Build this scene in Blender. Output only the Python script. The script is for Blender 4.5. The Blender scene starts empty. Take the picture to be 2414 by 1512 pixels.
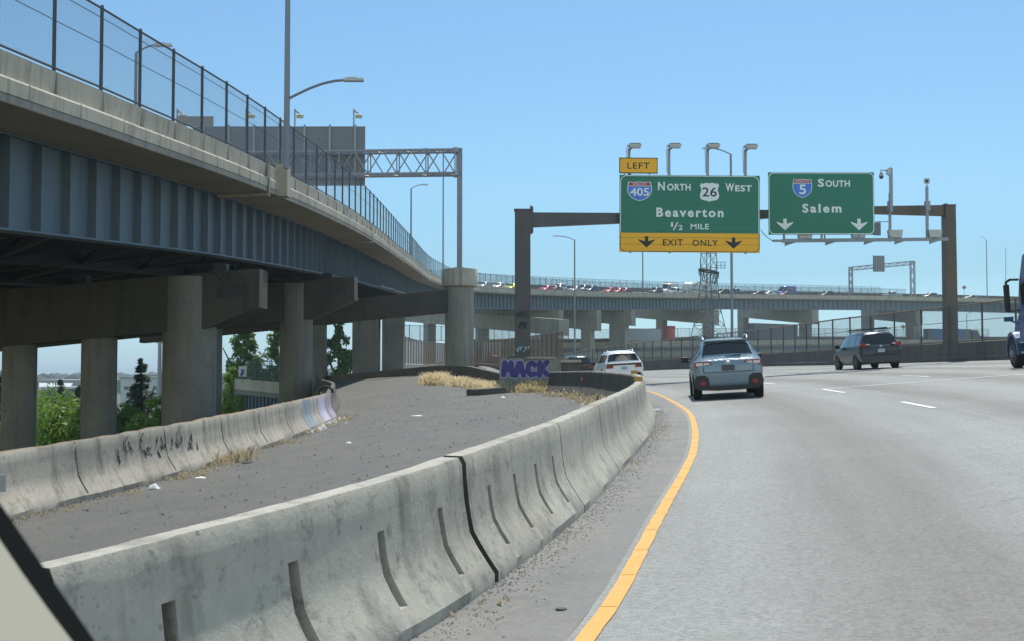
import bpy, bmesh, math, random
from mathutils import Vector, Matrix, noise as mnoise
random.seed(7)
R = math.radians
sc = bpy.context.scene
COL = sc.collection

# ------------------------------------------------------------------ camera
F = 2900.; CX, CY = 1207., 756.; HZ = 880.; ZC = 1.5
PIT = math.atan((HZ - CY) / F)
cam = bpy.data.cameras.new('camera'); camo = bpy.data.objects.new('camera', cam); COL.objects.link(camo)
camo.location = (0, 0, ZC); camo.rotation_euler = (R(90) + PIT, 0, 0)
cam.sensor_width = 36.; cam.lens = 36. * F / 2414.; cam.clip_start = .05; cam.clip_end = 40000
cam.dof.use_dof = True; cam.dof.focus_distance = 32.; cam.dof.aperture_fstop = 20.
sc.camera = camo
# ------------------------------------------------------------------ light
SUN_AZ, SUN_EL = R(14), R(60)
w = bpy.data.worlds.new('World'); sc.world = w; w.use_nodes = True
nt = w.node_tree; bg = nt.nodes['Background']
sky = nt.nodes.new('ShaderNodeTexSky'); sky.sky_type = 'NISHITA'; sky.sun_disc = False
sky.sun_elevation = SUN_EL; sky.sun_rotation = SUN_AZ; sky.air_density = 1.0; sky.dust_density = .6; sky.ozone_density = 2.0
tcn = nt.nodes.new('ShaderNodeTexCoord'); sxyz = nt.nodes.new('ShaderNodeSeparateXYZ'); nt.links.new(tcn.outputs['Generated'], sxyz.inputs[0])
crz = nt.nodes.new('ShaderNodeValToRGB'); nt.links.new(sxyz.outputs[2], crz.inputs[0]); els = crz.color_ramp.elements
els[0].position = 0; els[0].color = (.50, .78, 1.10, 1); els[1].position = .45; els[1].color = (.45, .63, .70, 1)
for p_, c_ in ((.03, (.41, .62, .82)), (.08, (.33, .50, .60)), (.15, (.42, .60, .66))): e_ = els.new(p_); e_.color = (*c_, 1)
mr = nt.nodes.new('ShaderNodeMapRange'); mr.interpolation_type = 'SMOOTHSTEP'; nt.links.new(sxyz.outputs[1], mr.inputs[0])
mr.inputs[1].default_value = .55; mr.inputs[2].default_value = -.45; mr.inputs[3].default_value = 0; mr.inputs[4].default_value = 1
mxw = nt.nodes.new('ShaderNodeMix'); mxw.data_type = 'RGBA'; nt.links.new(mr.outputs[0], mxw.inputs[0]); nt.links.new(crz.outputs[0], mxw.inputs[6]); mxw.inputs[7].default_value = (1.5, 1.36, 1.08, 1)  # sky behind the camera raised as added fill for camera-facing faces
mlw = nt.nodes.new('ShaderNodeMix'); mlw.data_type = 'RGBA'; mlw.blend_type = 'MULTIPLY'; mlw.inputs[0].default_value = 1
nt.links.new(sky.outputs[0], mlw.inputs[6]); nt.links.new(mxw.outputs[2], mlw.inputs[7]); nt.links.new(mlw.outputs[2], bg.inputs[0]); bg.inputs[1].default_value = .15
sl = bpy.data.lights.new('sun', 'SUN'); sl.energy = 3.7; sl.angle = R(.5); sl.color = (1, .955, .87)
so = bpy.data.objects.new('sun', sl); COL.objects.link(so)
sd = Vector((math.sin(SUN_AZ) * math.cos(SUN_EL), math.cos(SUN_AZ) * math.cos(SUN_EL), math.sin(SUN_EL)))
so.rotation_euler = sd.to_track_quat('Z', 'Y').to_euler(); so.location = (0, 0, 60)
sc.view_settings.view_transform = 'Standard'; sc.view_settings.look = 'None'
sc.view_settings.exposure = 0.35; sc.view_settings.gamma = 1
sc.cycles.transparent_max_bounces = 24; sc.cycles.max_bounces = 6

# ------------------------------------------------------------------ measuring
def W(px, py, d):
    u = (px - CX) / F; v = (CY - py) / F
    y = math.cos(PIT) - v * math.sin(PIT); z = math.sin(PIT) + v * math.cos(PIT)
    k = d / y
    return Vector((u * k, d, ZC + z * k))
def proj(p):
    x, y, z = p[0], p[1], p[2] - ZC
    yf = y * math.cos(PIT) + z * math.sin(PIT); zz = -y * math.sin(PIT) + z * math.cos(PIT)
    return (CX + F * x / yf, CY - F * zz / yf)
def ss(a, b, x):
    t = max(0, min(1, (x - a) / (b - a))); return t * t * (3 - 2 * t)
def g(x, y):
    b = .06 + .0135 * min(y, 40) + .004 * max(0, min(y, 120) - 40)
    c = .06 * x if x > 0 else .094 * x
    r = min(1.5, .025 * max(0, y - 40)) * (1 - ss(-3, 1.5, x))
    return b + c + r
def GP(x, y, dz=0.): return Vector((x, y, g(x, y) + dz))

# ------------------------------------------------------------------ helpers
class MB:
    def __init__(s): s.v = []; s.f = []; s.m = []; s.uv = {}
    def add(s, vs, fs, mi=0):
        o = len(s.v); s.v += [Vector(p) for p in vs]
        s.f += [tuple(i + o for i in q) for q in fs]; s.m += [mi] * len(fs); return o
    def box(s, c, d, rot=None, mi=0):
        c = Vector(c); h = [x / 2 for x in d]
        vs = [Vector((sx * h[0], sy * h[1], sz * h[2])) for sx in (-1, 1) for sy in (-1, 1) for sz in (-1, 1)]
        if rot is not None: vs = [rot @ v for v in vs]
        s.add([c + v for v in vs], [(0, 1, 3, 2), (4, 6, 7, 5), (0, 4, 5, 1), (2, 3, 7, 6), (0, 2, 6, 4), (1, 5, 7, 3)], mi)
    def bar(s, a, b, wd, ht, up=(0, 0, 1), mi=0):
        a = Vector(a); b = Vector(b); t = (b - a).normalized(); up = Vector(up)
        r = t.cross(up)
        if r.length < 1e-4: r = t.cross(Vector((0, 1, 0)))
        r.normalize(); u = r.cross(t)
        q = [a + r * (i * wd / 2) + u * (j * ht / 2) for i, j in ((-1, -1), (1, -1), (1, 1), (-1, 1))]
        q += [p + (b - a) for p in q]
        s.add(q, [(3, 2, 1, 0), (4, 5, 6, 7), (0, 1, 5, 4), (1, 2, 6, 5), (2, 3, 7, 6), (3, 0, 4, 7)], mi)
    def tube(s, pts, r, n=8, mi=0, cap=True):
        pts = [Vector(p) for p in pts]; rs = r if isinstance(r, (list, tuple)) else [r] * len(pts)
        rings = []; ref = None
        for i, p in enumerate(pts):
            t = (pts[min(i + 1, len(pts) - 1)] - pts[max(i - 1, 0)]).normalized()
            if ref is None: ref = Vector((1, 0, 0)) if abs(t.x) < .8 else Vector((0, 1, 0))
            a = (ref - t * ref.dot(t)).normalized(); b = t.cross(a); ref = a
            rings.append([p + (a * math.cos(2 * math.pi * k / n) + b * math.sin(2 * math.pi * k / n)) * rs[i] for k in range(n)])
        fs = []
        for i in range(len(pts) - 1):
            for k in range(n):
                k2 = (k + 1) % n; fs.append((i * n + k, i * n + k2, (i + 1) * n + k2, (i + 1) * n + k))
        if cap: fs.append(tuple(range(n - 1, -1, -1))); fs.append(tuple((len(pts) - 1) * n + k for k in range(n)))
        s.add([p for q in rings for p in q], fs, mi)
    def prism(s, poly, f, t, mi=0):     # poly 2d -> f(a,b,c), thickness c 0..t
        n = len(poly)
        vs = [f(a, b, 0) for a, b in poly] + [f(a, b, t) for a, b in poly]
        fs = [tuple(range(n)), tuple(range(2 * n - 1, n - 1, -1))] + [(i, (i + 1) % n, n + (i + 1) % n, n + i) for i in range(n)]
        s.add(vs, fs, mi)
    def grid(s, f, nu, nv, mi=0, uvf=None):
        o = len(s.v)
        vs = [f(i / nu, j / nv) for i in range(nu + 1) for j in range(nv + 1)]
        fs = [(i * (nv + 1) + j, (i + 1) * (nv + 1) + j, (i + 1) * (nv + 1) + j + 1, i * (nv + 1) + j + 1) for i in range(nu) for j in range(nv)]
        s.add(vs, fs, mi)
        if uvf:
            for i in range(nu + 1):
                for j in range(nv + 1): s.uv[o + i * (nv + 1) + j] = uvf(i / nu, j / nv)
    def lathe(s, prof, c, axis='z', n=20, mi=0):   # prof (r,h)
        c = Vector(c); vs = []
        for r, h in prof:
            for k in range(n):
                a = 2 * math.pi * k / n; x, y = r * math.cos(a), r * math.sin(a)
                vs.append(c + (Vector((x, y, h)) if axis == 'z' else Vector((h, x, y))))
        fs = [(i * n + k, i * n + (k + 1) % n, (i + 1) * n + (k + 1) % n, (i + 1) * n + k) for i in range(len(prof) - 1) for k in range(n)]
        fs += [tuple(range(n)), tuple((len(prof) - 1) * n + k for k in range(n))]
        s.add(vs, fs, mi)
    def build(s, name, mats, parent=None, smooth=None, fix=True):
        me = bpy.data.meshes.new(name)
        off = Vector((0, 0, 0))
        p = parent
        while p is not None and not p.get('_local'):
            off += p.location; p = p.parent
        if parent is not None and parent.get('_local'): off = Vector((0, 0, 0))
        me.from_pydata([v - off for v in s.v], [], s.f)
        if not isinstance(mats, (list, tuple)): mats = [mats]
        for m in mats: me.materials.append(m)
        me.polygons.foreach_set('material_index', s.m)
        if s.uv:
            l = me.uv_layers.new(name='UVMap')
            for lp in me.loops: l.data[lp.index].uv = s.uv.get(lp.vertex_index, (0, 0))
        if fix:
            bm = bmesh.new(); bm.from_mesh(me); bmesh.ops.recalc_face_normals(bm, faces=bm.faces); bm.to_mesh(me); bm.free()
        if smooth is not None:
            me.polygons.foreach_set('use_smooth', [True] * len(me.polygons))
            me.set_sharp_from_angle(angle=R(smooth))
        me.update()
        o = bpy.data.objects.new(name, me); COL.objects.link(o)
        if parent is not None: o.parent = parent
        return o
def tag(o, label=None, cat=None, group=None, kind=None):
    for k, v in (('label', label), ('category', cat), ('group', group), ('kind', kind)):
        if v: o[k] = v
    return o
def thing(name, loc, label, cat, group=None, rot=None):
    o = bpy.data.objects.new(name, None); COL.objects.link(o); o.location = loc
    if rot is not None: o.rotation_euler = rot; o['_local'] = 1
    o.empty_display_size = .3
    return tag(o, label, cat, group)
def copy_part(src, parent, loc=None):
    c = src.copy(); COL.objects.link(c); c.parent = parent
    if loc is not None: c.location = loc
    return c

# ------------------------------------------------------------------ materials
def newmat(name):
    m = bpy.data.materials.new(name); m.use_nodes = True; n = m.node_tree
    return m, n, n.nodes['Principled BSDF']
def nd(n, t, **k):
    x = n.nodes.new(t)
    for a, b in k.items(): setattr(x, a, b)
    return x
def mathn(n, op, a, b=None, c=None):
    x = n.nodes.new('ShaderNodeMath'); x.operation = op
    for i, q in enumerate((a, b, c)):
        if q is None: continue
        if hasattr(q, 'links'): n.links.new(q, x.inputs[i])
        else: x.inputs[i].default_value = q
    return x.outputs[0]
def noise(n, vec, scale, detail=3, rough=.5):
    x = n.nodes.new('ShaderNodeTexNoise'); x.inputs['Scale'].default_value = scale; x.inputs['Detail'].default_value = detail
    x.inputs['Roughness'].default_value = rough
    if vec is not None: n.links.new(vec, x.inputs['Vector'])
    return x.outputs['Fac']
def ramp(n, fac, a, b, c0=(0, 0, 0, 1), c1=(1, 1, 1, 1)):
    x = n.nodes.new('ShaderNodeValToRGB'); n.links.new(fac, x.inputs[0])
    e = x.color_ramp.elements; e[0].position = a; e[1].position = b; e[0].color = c0; e[1].color = c1
    return x.outputs[0]
def mix(n, fac, a, b, mode='MIX'):
    x = n.nodes.new('ShaderNodeMix'); x.data_type = 'RGBA'; x.blend_type = mode
    for i, q in ((0, fac), (6, a), (7, b)):
        if hasattr(q, 'links'): n.links.new(q, x.inputs[i])
        elif i == 0: x.inputs[0].default_value = q
        else: x.inputs[i].default_value = (*q[:3], 1)
    return x.outputs[2]
def bump(n, b, h, st=.3, dist=.01):
    x = n.nodes.new('ShaderNodeBump'); x.inputs['Strength'].default_value = st; x.inputs['Distance'].default_value = dist
    n.links.new(h, x.inputs['Height']); n.links.new(x.outputs[0], b.inputs['Normal'])
def sc_(c, k): return tuple(min(1, x * k) for x in c[:3])
def geo_pos(n): return n.nodes.new('ShaderNodeNewGeometry').outputs['Position']
def basic(name, col, rough=.6, metal=0., var=.15, scale=4., bmp=0., coat=0., spec=None):
    m, n, b = newmat(name)
    f = noise(n, geo_pos(n), scale, 4)
    n.links.new(mix(n, f, sc_(col, 1 - var), sc_(col, 1 + var)), b.inputs['Base Color'])
    b.inputs['Roughness'].default_value = rough; b.inputs['Metallic'].default_value = metal
    if coat: b.inputs['Coat Weight'].default_value = coat; b.inputs['Coat Roughness'].default_value = .05
    if spec is not None: b.inputs['Specular IOR Level'].default_value = spec
    if bmp: bump(n, b, noise(n, geo_pos(n), scale * 8, 3), bmp)
    return m
def concrete(name, col, stain=.5, streak=.4, big=.5, tint=(.75, .68, .55), pits=0., fs=1.):
    m, n, b = newmat(name); pos = geo_pos(n)
    mp = nd(n, 'ShaderNodeMapping'); n.links.new(pos, mp.inputs[0]); mp.inputs['Scale'].default_value = (2.2, 2.2, .16)
    c = mix(n, noise(n, pos, 1.1 * fs, 5, .6), sc_(col, .78), sc_(col, 1.2))
    c = mix(n, mathn(n, 'MULTIPLY', ramp(n, noise(n, pos, .33 * fs, 3), .42, .7), big), c, sc_(tint, .55 * sum(col) / 2), 'MIX')
    c = mix(n, mathn(n, 'MULTIPLY', ramp(n, noise(n, mp.outputs[0], 1.4, 4, .65), .5, .72), streak), c, sc_(col, .33))
    c = mix(n, mathn(n, 'MULTIPLY', ramp(n, noise(n, pos, 5.5 * fs, 6, .75), .53, .68), stain), c, sc_(col, .5))
    if pits:
        v = nd(n, 'ShaderNodeTexVoronoi'); v.inputs['Scale'].default_value = 26; n.links.new(pos, v.inputs['Vector'])
        msk = mathn(n, 'MULTIPLY', mathn(n, 'LESS_THAN', mathn(n, 'ADD', v.outputs['Distance'], mathn(n, 'MULTIPLY', noise(n, pos, 21, 2), .35)), .33), ramp(n, noise(n, pos, 2.1, 3), .45, .62))
        c = mix(n, mathn(n, 'MULTIPLY', msk, pits * .55), c, sc_(col, .42))
        v2 = nd(n, 'ShaderNodeTexVoronoi'); v2.inputs['Scale'].default_value = 11; n.links.new(pos, v2.inputs['Vector'])
        m2 = mathn(n, 'MULTIPLY', mathn(n, 'LESS_THAN', mathn(n, 'ADD', v2.outputs['Distance'], mathn(n, 'MULTIPLY', noise(n, pos, 60, 2), .22)), .27), ramp(n, noise(n, pos, 1.3, 3), .48, .6))
        c = mix(n, mathn(n, 'MULTIPLY', m2, pits * .75), c, sc_(col, .45))
        c = mix(n, mathn(n, 'MULTIPLY', ramp(n, noise(n, pos, 9, 6, .8), .5, .66), .45), c, sc_(col, 1.28))
    n.links.new(c, b.inputs['Base Color']); b.inputs['Roughness'].default_value = .88
    bump(n, b, noise(n, pos, 38 * fs, 5, .7), .35, .012)
    return m
CONC_NEAR = concrete('barrier_concrete', (.43, .405, .34), 1., .75, .7, pits=1.)
CONC_LEFT = concrete('stained_barrier_concrete', (.42, .38, .31), .9, 1., .6, pits=.5)
CONC_DECK = concrete('parapet_concrete', (.50, .45, .36), .5, .7, .4)
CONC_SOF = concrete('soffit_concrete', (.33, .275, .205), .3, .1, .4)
CONC_PIER = concrete('pier_concrete', (.235, .225, .20), .5, .5, .6)
CONC_FAR = concrete('viaduct_concrete', (.33, .31, .265), .35, .5, .4)
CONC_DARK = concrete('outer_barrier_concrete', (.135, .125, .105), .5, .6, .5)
CONC_CAP = concrete('shaded_cap_concrete', (.085, .075, .058), .5, .5, .6)  # darker copy of the pier concrete, under-deck shade put into its colour
CONC_INNER = concrete('dirty_shaded_barrier_concrete', (.10, .095, .08), .6, .7, .5)  # dirt plus painted-in shade, for inner faces and joint ends
CONC_PED = concrete('pedestal_concrete', (.30, .30, .28), .5, .5, .5)
def streaky(name, col):
    m, n, b = newmat(name); pos = geo_pos(n)
    mp = nd(n, 'ShaderNodeMapping'); n.links.new(pos, mp.inputs[0]); mp.inputs['Scale'].default_value = (1.5, 1.5, .12)
    c = mix(n, noise(n, pos, .35, 4), sc_(col, .78), sc_(col, 1.2))
    c = mix(n, mathn(n, 'MULTIPLY', ramp(n, noise(n, mp.outputs[0], 1.6, 5, .65), .5, .72), .6), c, sc_(col, .5))
    c = mix(n, mathn(n, 'MULTIPLY', ramp(n, noise(n, mp.outputs[0], 2.7, 5, .7), .62, .74), .6), c, (.17, .10, .06))
    n.links.new(c, b.inputs['Base Color']); b.inputs['Roughness'].default_value = .55; return m
STEEL_BLUE = streaky('blue_girder_paint', (.125, .175, .22))
TOWER_ST = basic('tower_steel', (.12, .135, .15), .6, .2, .2, 2)
STEEL_DK = basic('dark_steel_with_shade', (.028, .032, .036), .6, .0, .2, 2)  # near-black: under-deck shade put into the bracing and inner girder colour
GALV = basic('galvanised_steel', (.30, .32, .35), .5, .45, .12, 3)
POLE_GREY = basic('grey_pole_paint', (.22, .24, .275), .5, .2, .12, 2)
FENCE_ST = basic('fence_post_steel', (.07, .08, .085), .55, .4, .25, 3)
FENCE_BR = basic('fence_rail_rust', (.20, .165, .12), .6, .3, .3, 5)
WEATH = basic('weathered_sign_steel', (.105, .10, .10), .6, .25, .3, 1.3)
WEATH_BR = basic('brown_sign_steel', (.13, .105, .08), .6, .2, .3, 1.3)
LAMP_MET = basic('lamp_head_metal', (.42, .43, .43), .4, .5, .1, 6)
BLACK = basic('black_plastic', (.016, .017, .019), .5, 0, .2, 8)
RUBBER = basic('tyre_rubber', (.022, .022, .023), .85, 0, .2, 10)
ALLOY = basic('alloy_rim', (.45, .46, .48), .35, .8, .1, 8)
def worn_yellow():
    m, n, b = newmat('worn_yellow_paint'); pos = geo_pos(n)
    c = mix(n, noise(n, pos, 2.2, 4), (.62, .315, .05), (.70, .385, .08))
    c = mix(n, mathn(n, 'MULTIPLY', ramp(n, noise(n, pos, 5, 5, .7), .5, .72), .45), c, (.70, .45, .18))
    c = mix(n, mathn(n, 'MULTIPLY', ramp(n, noise(n, pos, 16, 6, .8), .6, .68), .8), c, (.33, .27, .17))
    n.links.new(c, b.inputs['Base Color']); b.inputs['Roughness'].default_value = .7; bump(n, b, noise(n, pos, 50, 4, .7), .4, .008); return m
YEL = worn_yellow(); YEL2 = YEL
WHT = basic('white_road_paint', (.78, .79, .77), .7, 0, .1, 5)
DARK_MATTE = basic('dark_matte', (.05, .05, .052), .7, 0, .2, 8)
S_GREEN = basic('sign_green_sheet', (.002, .18, .11), .38, 0, .06, 2)
S_YEL = basic('sign_yellow_sheet', (.95, .47, .004), .38, 0, .05, 2)
S_WHITE = basic('sign_white_sheet', (.78, .84, .84), .38, 0, .03, 2)
S_BLACK = basic('sign_black_sheet', (.012, .013, .016), .5, 0, .1, 2)
S_BLUE = basic('sign_blue_sheet', (.05, .20, .70), .38, 0, .04, 2)
S_RED = basic('sign_red_sheet', (.38, .03, .045), .38, 0, .04, 2)
S_BACK = basic('sign_back_aluminium', (.17, .19, .215), .55, .2, .12, 1.5)
S_RIB = basic('sign_rib_aluminium', (.22, .24, .265), .5, .3, .1, 2)
S_BACKL = basic('small_sign_back', (.33, .30, .26), .5, .3, .1, 1.5)
GLASS = basic('car_glass', (.012, .016, .018), .09, 0, .1, 2, 0, .35)
REDLENS = basic('red_lens', (.30, .012, .012), .15, 0, .1, 10, .5)
CLEARLENS = basic('clear_lens', (.7, .66, .66), .15, 0, .1, 10, .5)
CREAM = basic('cream_trim_plastic', (.95, .83, .66), .75, 0, .03, 3)
SEAL = basic('black_door_seal', (.008, .008, .009), .8, 0, .1, 9)
BARK = basic('tree_bark', (.10, .075, .055), .9, 0, .3, 6)
LITTER = basic('white_litter', (.8, .8, .77), .7, 0, .06, 20)
STONE = basic('grit_stone', (.27, .255, .235), .9, 0, .5, 60)
PURPLE = basic('purple_spray_paint', (.075, .06, .24), .7, 0, .2, 4)
LILAC = basic('lilac_spray_paint', (.42, .40, .60), .7, 0, .1, 4)
INK = basic('black_spray_paint', (.07, .07, .075), .8, 0, .2, 6)
CYAN = basic('pale_spray_paint', (.50, .66, .70), .7, 0, .1, 6)
REFL_O = basic('orange_reflector', (.85, .16, .04), .4, 0, .1, 10)
REFL_Y = basic('amber_reflector', (.42, .24, .05), .4, 0, .1, 10)
def paint(name, col, rough=.32): return basic(name, col, rough, .15, .03, 2, .8)

def leafm(name, a, b):
    m, n, bs = newmat(name)
    oi = geo_pos(n)
    c = mix(n, ramp(n, noise(n, oi, .55, 3), .35, .65), a, b)
    c = mix(n, noise(n, oi, 7, 2), sc_(c, 1) if not hasattr(c, 'links') else c, b, 'MIX')
    n.links.new(c, bs.inputs['Base Color']); bs.inputs['Roughness'].default_value = .6
    tr = nd(n, 'ShaderNodeBsdfTranslucent'); n.links.new(c, tr.inputs[0])
    mx = nd(n, 'ShaderNodeMixShader'); mx.inputs[0].default_value = .4
    n.links.new(bs.outputs[0], mx.inputs[1]); n.links.new(tr.outputs[0], mx.inputs[2])
    n.links.new(mx.outputs[0], n.nodes['Material Output'].inputs[0])
    return m
LEAF_BR = leafm('bright_leaves', (.13, .25, .03), (.25, .38, .065))
LEAF_MID = leafm('mid_leaves', (.085, .18, .04), (.16, .27, .065))
LEAF_CON = leafm('conifer_needles', (.04, .075, .04), (.075, .115, .06))
LEAF_DK = leafm('dark_conifer_needles', (.018, .045, .028), (.03, .065, .035))

GRASS_DRY = leafm('dry_grass_straw', (.62, .50, .27), (.78, .66, .42))
GRASS_BRN = leafm('brown_dry_weed', (.33, .27, .17), (.50, .42, .27))
GRASS_OLV = leafm('olive_dry_grass', (.36, .31, .15), (.58, .47, .26))
def chainlink(name, col, cell=.055, wire=.16, metal=.3):
    m, n, b = newmat(name)
    uv = nd(n, 'ShaderNodeUVMap').outputs[0]; s = nd(n, 'ShaderNodeSeparateXYZ'); n.links.new(uv, s.inputs[0])
    k = 1 / cell
    p = mathn(n, 'FRACT', mathn(n, 'MULTIPLY', mathn(n, 'ADD', s.outputs[0], s.outputs[1]), k))
    q = mathn(n, 'FRACT', mathn(n, 'MULTIPLY', mathn(n, 'SUBTRACT', s.outputs[0], s.outputs[1]), k))
    a = mathn(n, 'MAXIMUM', mathn(n, 'LESS_THAN', p, wire), mathn(n, 'LESS_THAN', q, wire))
    tr = nd(n, 'ShaderNodeBsdfTransparent'); mx = nd(n, 'ShaderNodeMixShader')
    n.links.new(a, mx.inputs[0]); n.links.new(tr.outputs[0], mx.inputs[1]); n.links.new(b.outputs[0], mx.inputs[2])
    n.links.new(mx.outputs[0], n.nodes['Material Output'].inputs[0])
    f = noise(n, geo_pos(n), .6, 3)
    n.links.new(mix(n, f, sc_(col, .8), sc_(col, 1.2)), b.inputs['Base Color']); b.inputs['Metallic'].default_value = metal; b.inputs['Roughness'].default_value = .5
    return m
LINK = chainlink('chain_link_wire', (.11, .12, .135), .055, .15)
LINK_FAR = chainlink('far_chain_link_wire', (.12, .135, .15), .055, .14)
LINK_BR = chainlink('brown_chain_link_wire', (.27, .20, .145), .05, .55)

def asphalt(name, col, tracks=0., speck=.5, warm=(.32, .295, .28), dirt=0.):
    m, n, b = newmat(name); pos = geo_pos(n)
    c = mix(n, noise(n, pos, .5, 4, .6), sc_(col, .9), sc_(col, 1.1))
    if tracks:
        uv = nd(n, 'ShaderNodeUVMap').outputs[0]; s = nd(n, 'ShaderNodeSeparateXYZ'); n.links.new(uv, s.inputs[0])
        wob = mathn(n, 'MULTIPLY', mathn(n, 'SUBTRACT', noise(n, pos, .12, 2), .5), 1.0)
        ph = mathn(n, 'MULTIPLY', mathn(n, 'ADD', s.outputs[0], wob), 2 * math.pi / 3.7)
        bnd = mathn(n, 'POWER', mathn(n, 'MULTIPLY', mathn(n, 'ADD', mathn(n, 'COSINE', mathn(n, 'SUBTRACT', ph, 3.4)), 1.0), .5), 1.5)
        mp = nd(n, 'ShaderNodeMapping'); n.links.new(uv, mp.inputs[0]); mp.inputs['Scale'].default_value = (1.2, .06, 1)
    if dirt:
        mp = nd(n, 'ShaderNodeMapping'); n.links.new(pos, mp.inputs[0]); mp.inputs['Scale'].default_value = (1.3, .5, 1)
        c = mix(n, mathn(n, 'MULTIPLY', ramp(n, noise(n, mp.outputs[0], .55, 6, .65), .42, .62), dirt), c, (col[0] * 1.75, col[1] * 1.6, col[2] * 1.35))
        c = mix(n, mathn(n, 'MULTIPLY', ramp(n, noise(n, pos, 1.7, 5, .7), .5, .64), dirt), c, sc_(col, .52))
    v = nd(n, 'ShaderNodeTexVoronoi'); v.inputs['Scale'].default_value = 32; n.links.new(pos, v.inputs['Vector'])
    c = mix(n, speck, c, mix(n, v.outputs['Color'], sc_(col, .72), sc_(col, 1.3)))
    c = mix(n, mathn(n, 'MULTIPLY', ramp(n, noise(n, pos, 60, 3, .7), .5, .7), speck), c, sc_(col, 1.55))
    c = mix(n, mathn(n, 'MULTIPLY', ramp(n, noise(n, pos, 26, 3, .7), .58, .72), speck), c, sc_(col, .55))
    if tracks:
        c = mix(n, mathn(n, 'MULTIPLY', bnd, tracks), c, (.70, .655, .63), 'MULTIPLY')
        c = mix(n, mathn(n, 'MULTIPLY', ramp(n, noise(n, mp.outputs[0], 1.3, 5, .65), .42, .7), .8), c, (.80, .79, .78), 'MULTIPLY')
        c = mix(n, mathn(n, 'MULTIPLY', ramp(n, noise(n, pos, .22, 5, .65), .46, .66), .7), c, (1.16, 1.17, 1.18), 'MULTIPLY')
        c = mix(n, mathn(n, 'MULTIPLY', ramp(n, noise(n, pos, .9, 6, .75), .58, .7), .5), c, (.78, .77, .76), 'MULTIPLY')
    n.links.new(c, b.inputs['Base Color']); b.inputs['Roughness'].default_value = .75
    b.inputs['Specular IOR Level'].default_value = .4
    bump(n, b, noise(n, pos, 55, 4, .7), .5, .01)
    return m
ROAD = asphalt('road_asphalt', (.248, .248, .230), .9, .75)
SHOULD = asphalt('shoulder_asphalt', (.178, .174, .163), 0, .35, dirt=.5)
GORE = asphalt('gore_asphalt', (.098, .096, .086), 0, .6, dirt=.8)

# ------------------------------------------------------------------ curves
def crom(pts, step):
    pts = [Vector(p) for p in pts]
    out = []
    P = [pts[0] * 2 - pts[1]] + pts + [pts[-1] * 2 - pts[-2]]
    for i in range(1, len(P) - 2):
        a, b, c, d = P[i - 1], P[i], P[i + 1], P[i + 2]
        n = max(2, int((c - b).length / step))
        for k in range(n):
            t = k / n
            out.append(.5 * ((2 * b) + (c - a) * t + (2 * a - 5 * b + 4 * c - d) * t * t + (3 * b - a - 3 * c + d) * t ** 3))
    out.append(pts[-1]); return out
class Path:
    def __init__(s, pts, step=.25):
        s.p = crom(pts, step); s.s = [0.]
        for a, b in zip(s.p, s.p[1:]): s.s.append(s.s[-1] + (b - a).length)
        s.L = s.s[-1]
    def at(s, q):
        if q <= 0: return s.p[0] + (s.p[0] - s.p[1]).normalized() * (-q)
        if q >= s.L: return s.p[-1] + (s.p[-1] - s.p[-2]).normalized() * (q - s.L)
        lo, hi = 0, len(s.s) - 1
        while hi - lo > 1:
            m = (lo + hi) // 2
            if s.s[m] <= q: lo = m
            else: hi = m
        t = (q - s.s[lo]) / (s.s[hi] - s.s[lo]); return s.p[lo].lerp(s.p[hi], t)
    def fr(s, q):
        t = (s.at(q + .3) - s.at(q - .3)); t.z = 0; t.normalize()
        return t, Vector((t.y, -t.x, 0))
    def near(s, x, y): return min(zip(s.s, s.p), key=lambda e: (e[1].x - x) ** 2 + (e[1].y - y) ** 2)[0]
def V3(l): return [Vector((x, y, 0)) for x, y in l]
BAR = Path(V3([(-4.2, -2.), (-2.7, 2.), (-1.22, 5.), (-.55, 6.5), (-.09, 7.97), (.65, 11.1), (1.24, 14.35), (2.25, 20.07), (2.82, 24.3), (3.22, 28.), (3.33, 31.5), (3.15, 36.), (2.75, 42.), (2.3, 47.), (1.7, 52.)]))
YLN = Path(V3([(-3.0, -6), (-.82, 1.), (.0, 4.5), (.36, 6.19), (.63, 7.34), (1.35, 11.04), (1.91, 13.83), (2.52, 17.12), (3.18, 21.48), (3.8, 26.5), (4.17, 31.66), (4.41, 36.27), (4.6, 43), (4.5, 52), (4.0, 62), (3.0, 75), (.8, 92), (-3, 115), (-9, 140), (-18, 165), (-30, 190)]), .5)
LFT = Path(V3([(-7.9, -12), (-7.0, 4), (-6.2, 15.1), (-5.72, 18.4), (-5.3, 23), (-5.2, 30), (-5.5, 38.5), (-6.1, 43), (-7.7, 55), (-10.3, 68), (-13.3, 86)]))

# ------------------------------------------------------------------ ground, roads
TZ = -15.
mb = MB(); mb.grid(lambda u, v: Vector((-9000 + 18000 * u, -60 + 19000 * v * v, TZ + 2 * math.sin(u * 60) * math.sin(v * 40))), 40, 60)
m, n, b = newmat('terrain_ground'); pos = geo_pos(n)
c = mix(n, ramp(n, noise(n, pos, .012, 5, .6), .4, .6), (.05, .085, .03), (.16, .155, .14)); c = mix(n, noise(n, pos, .3, 4), c, (.07, .09, .045))
n.links.new(c, b.inputs['Base Color']); b.inputs['Roughness'].default_value = .95
tag(mb.build('terrain', m), kind='structure')

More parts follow.
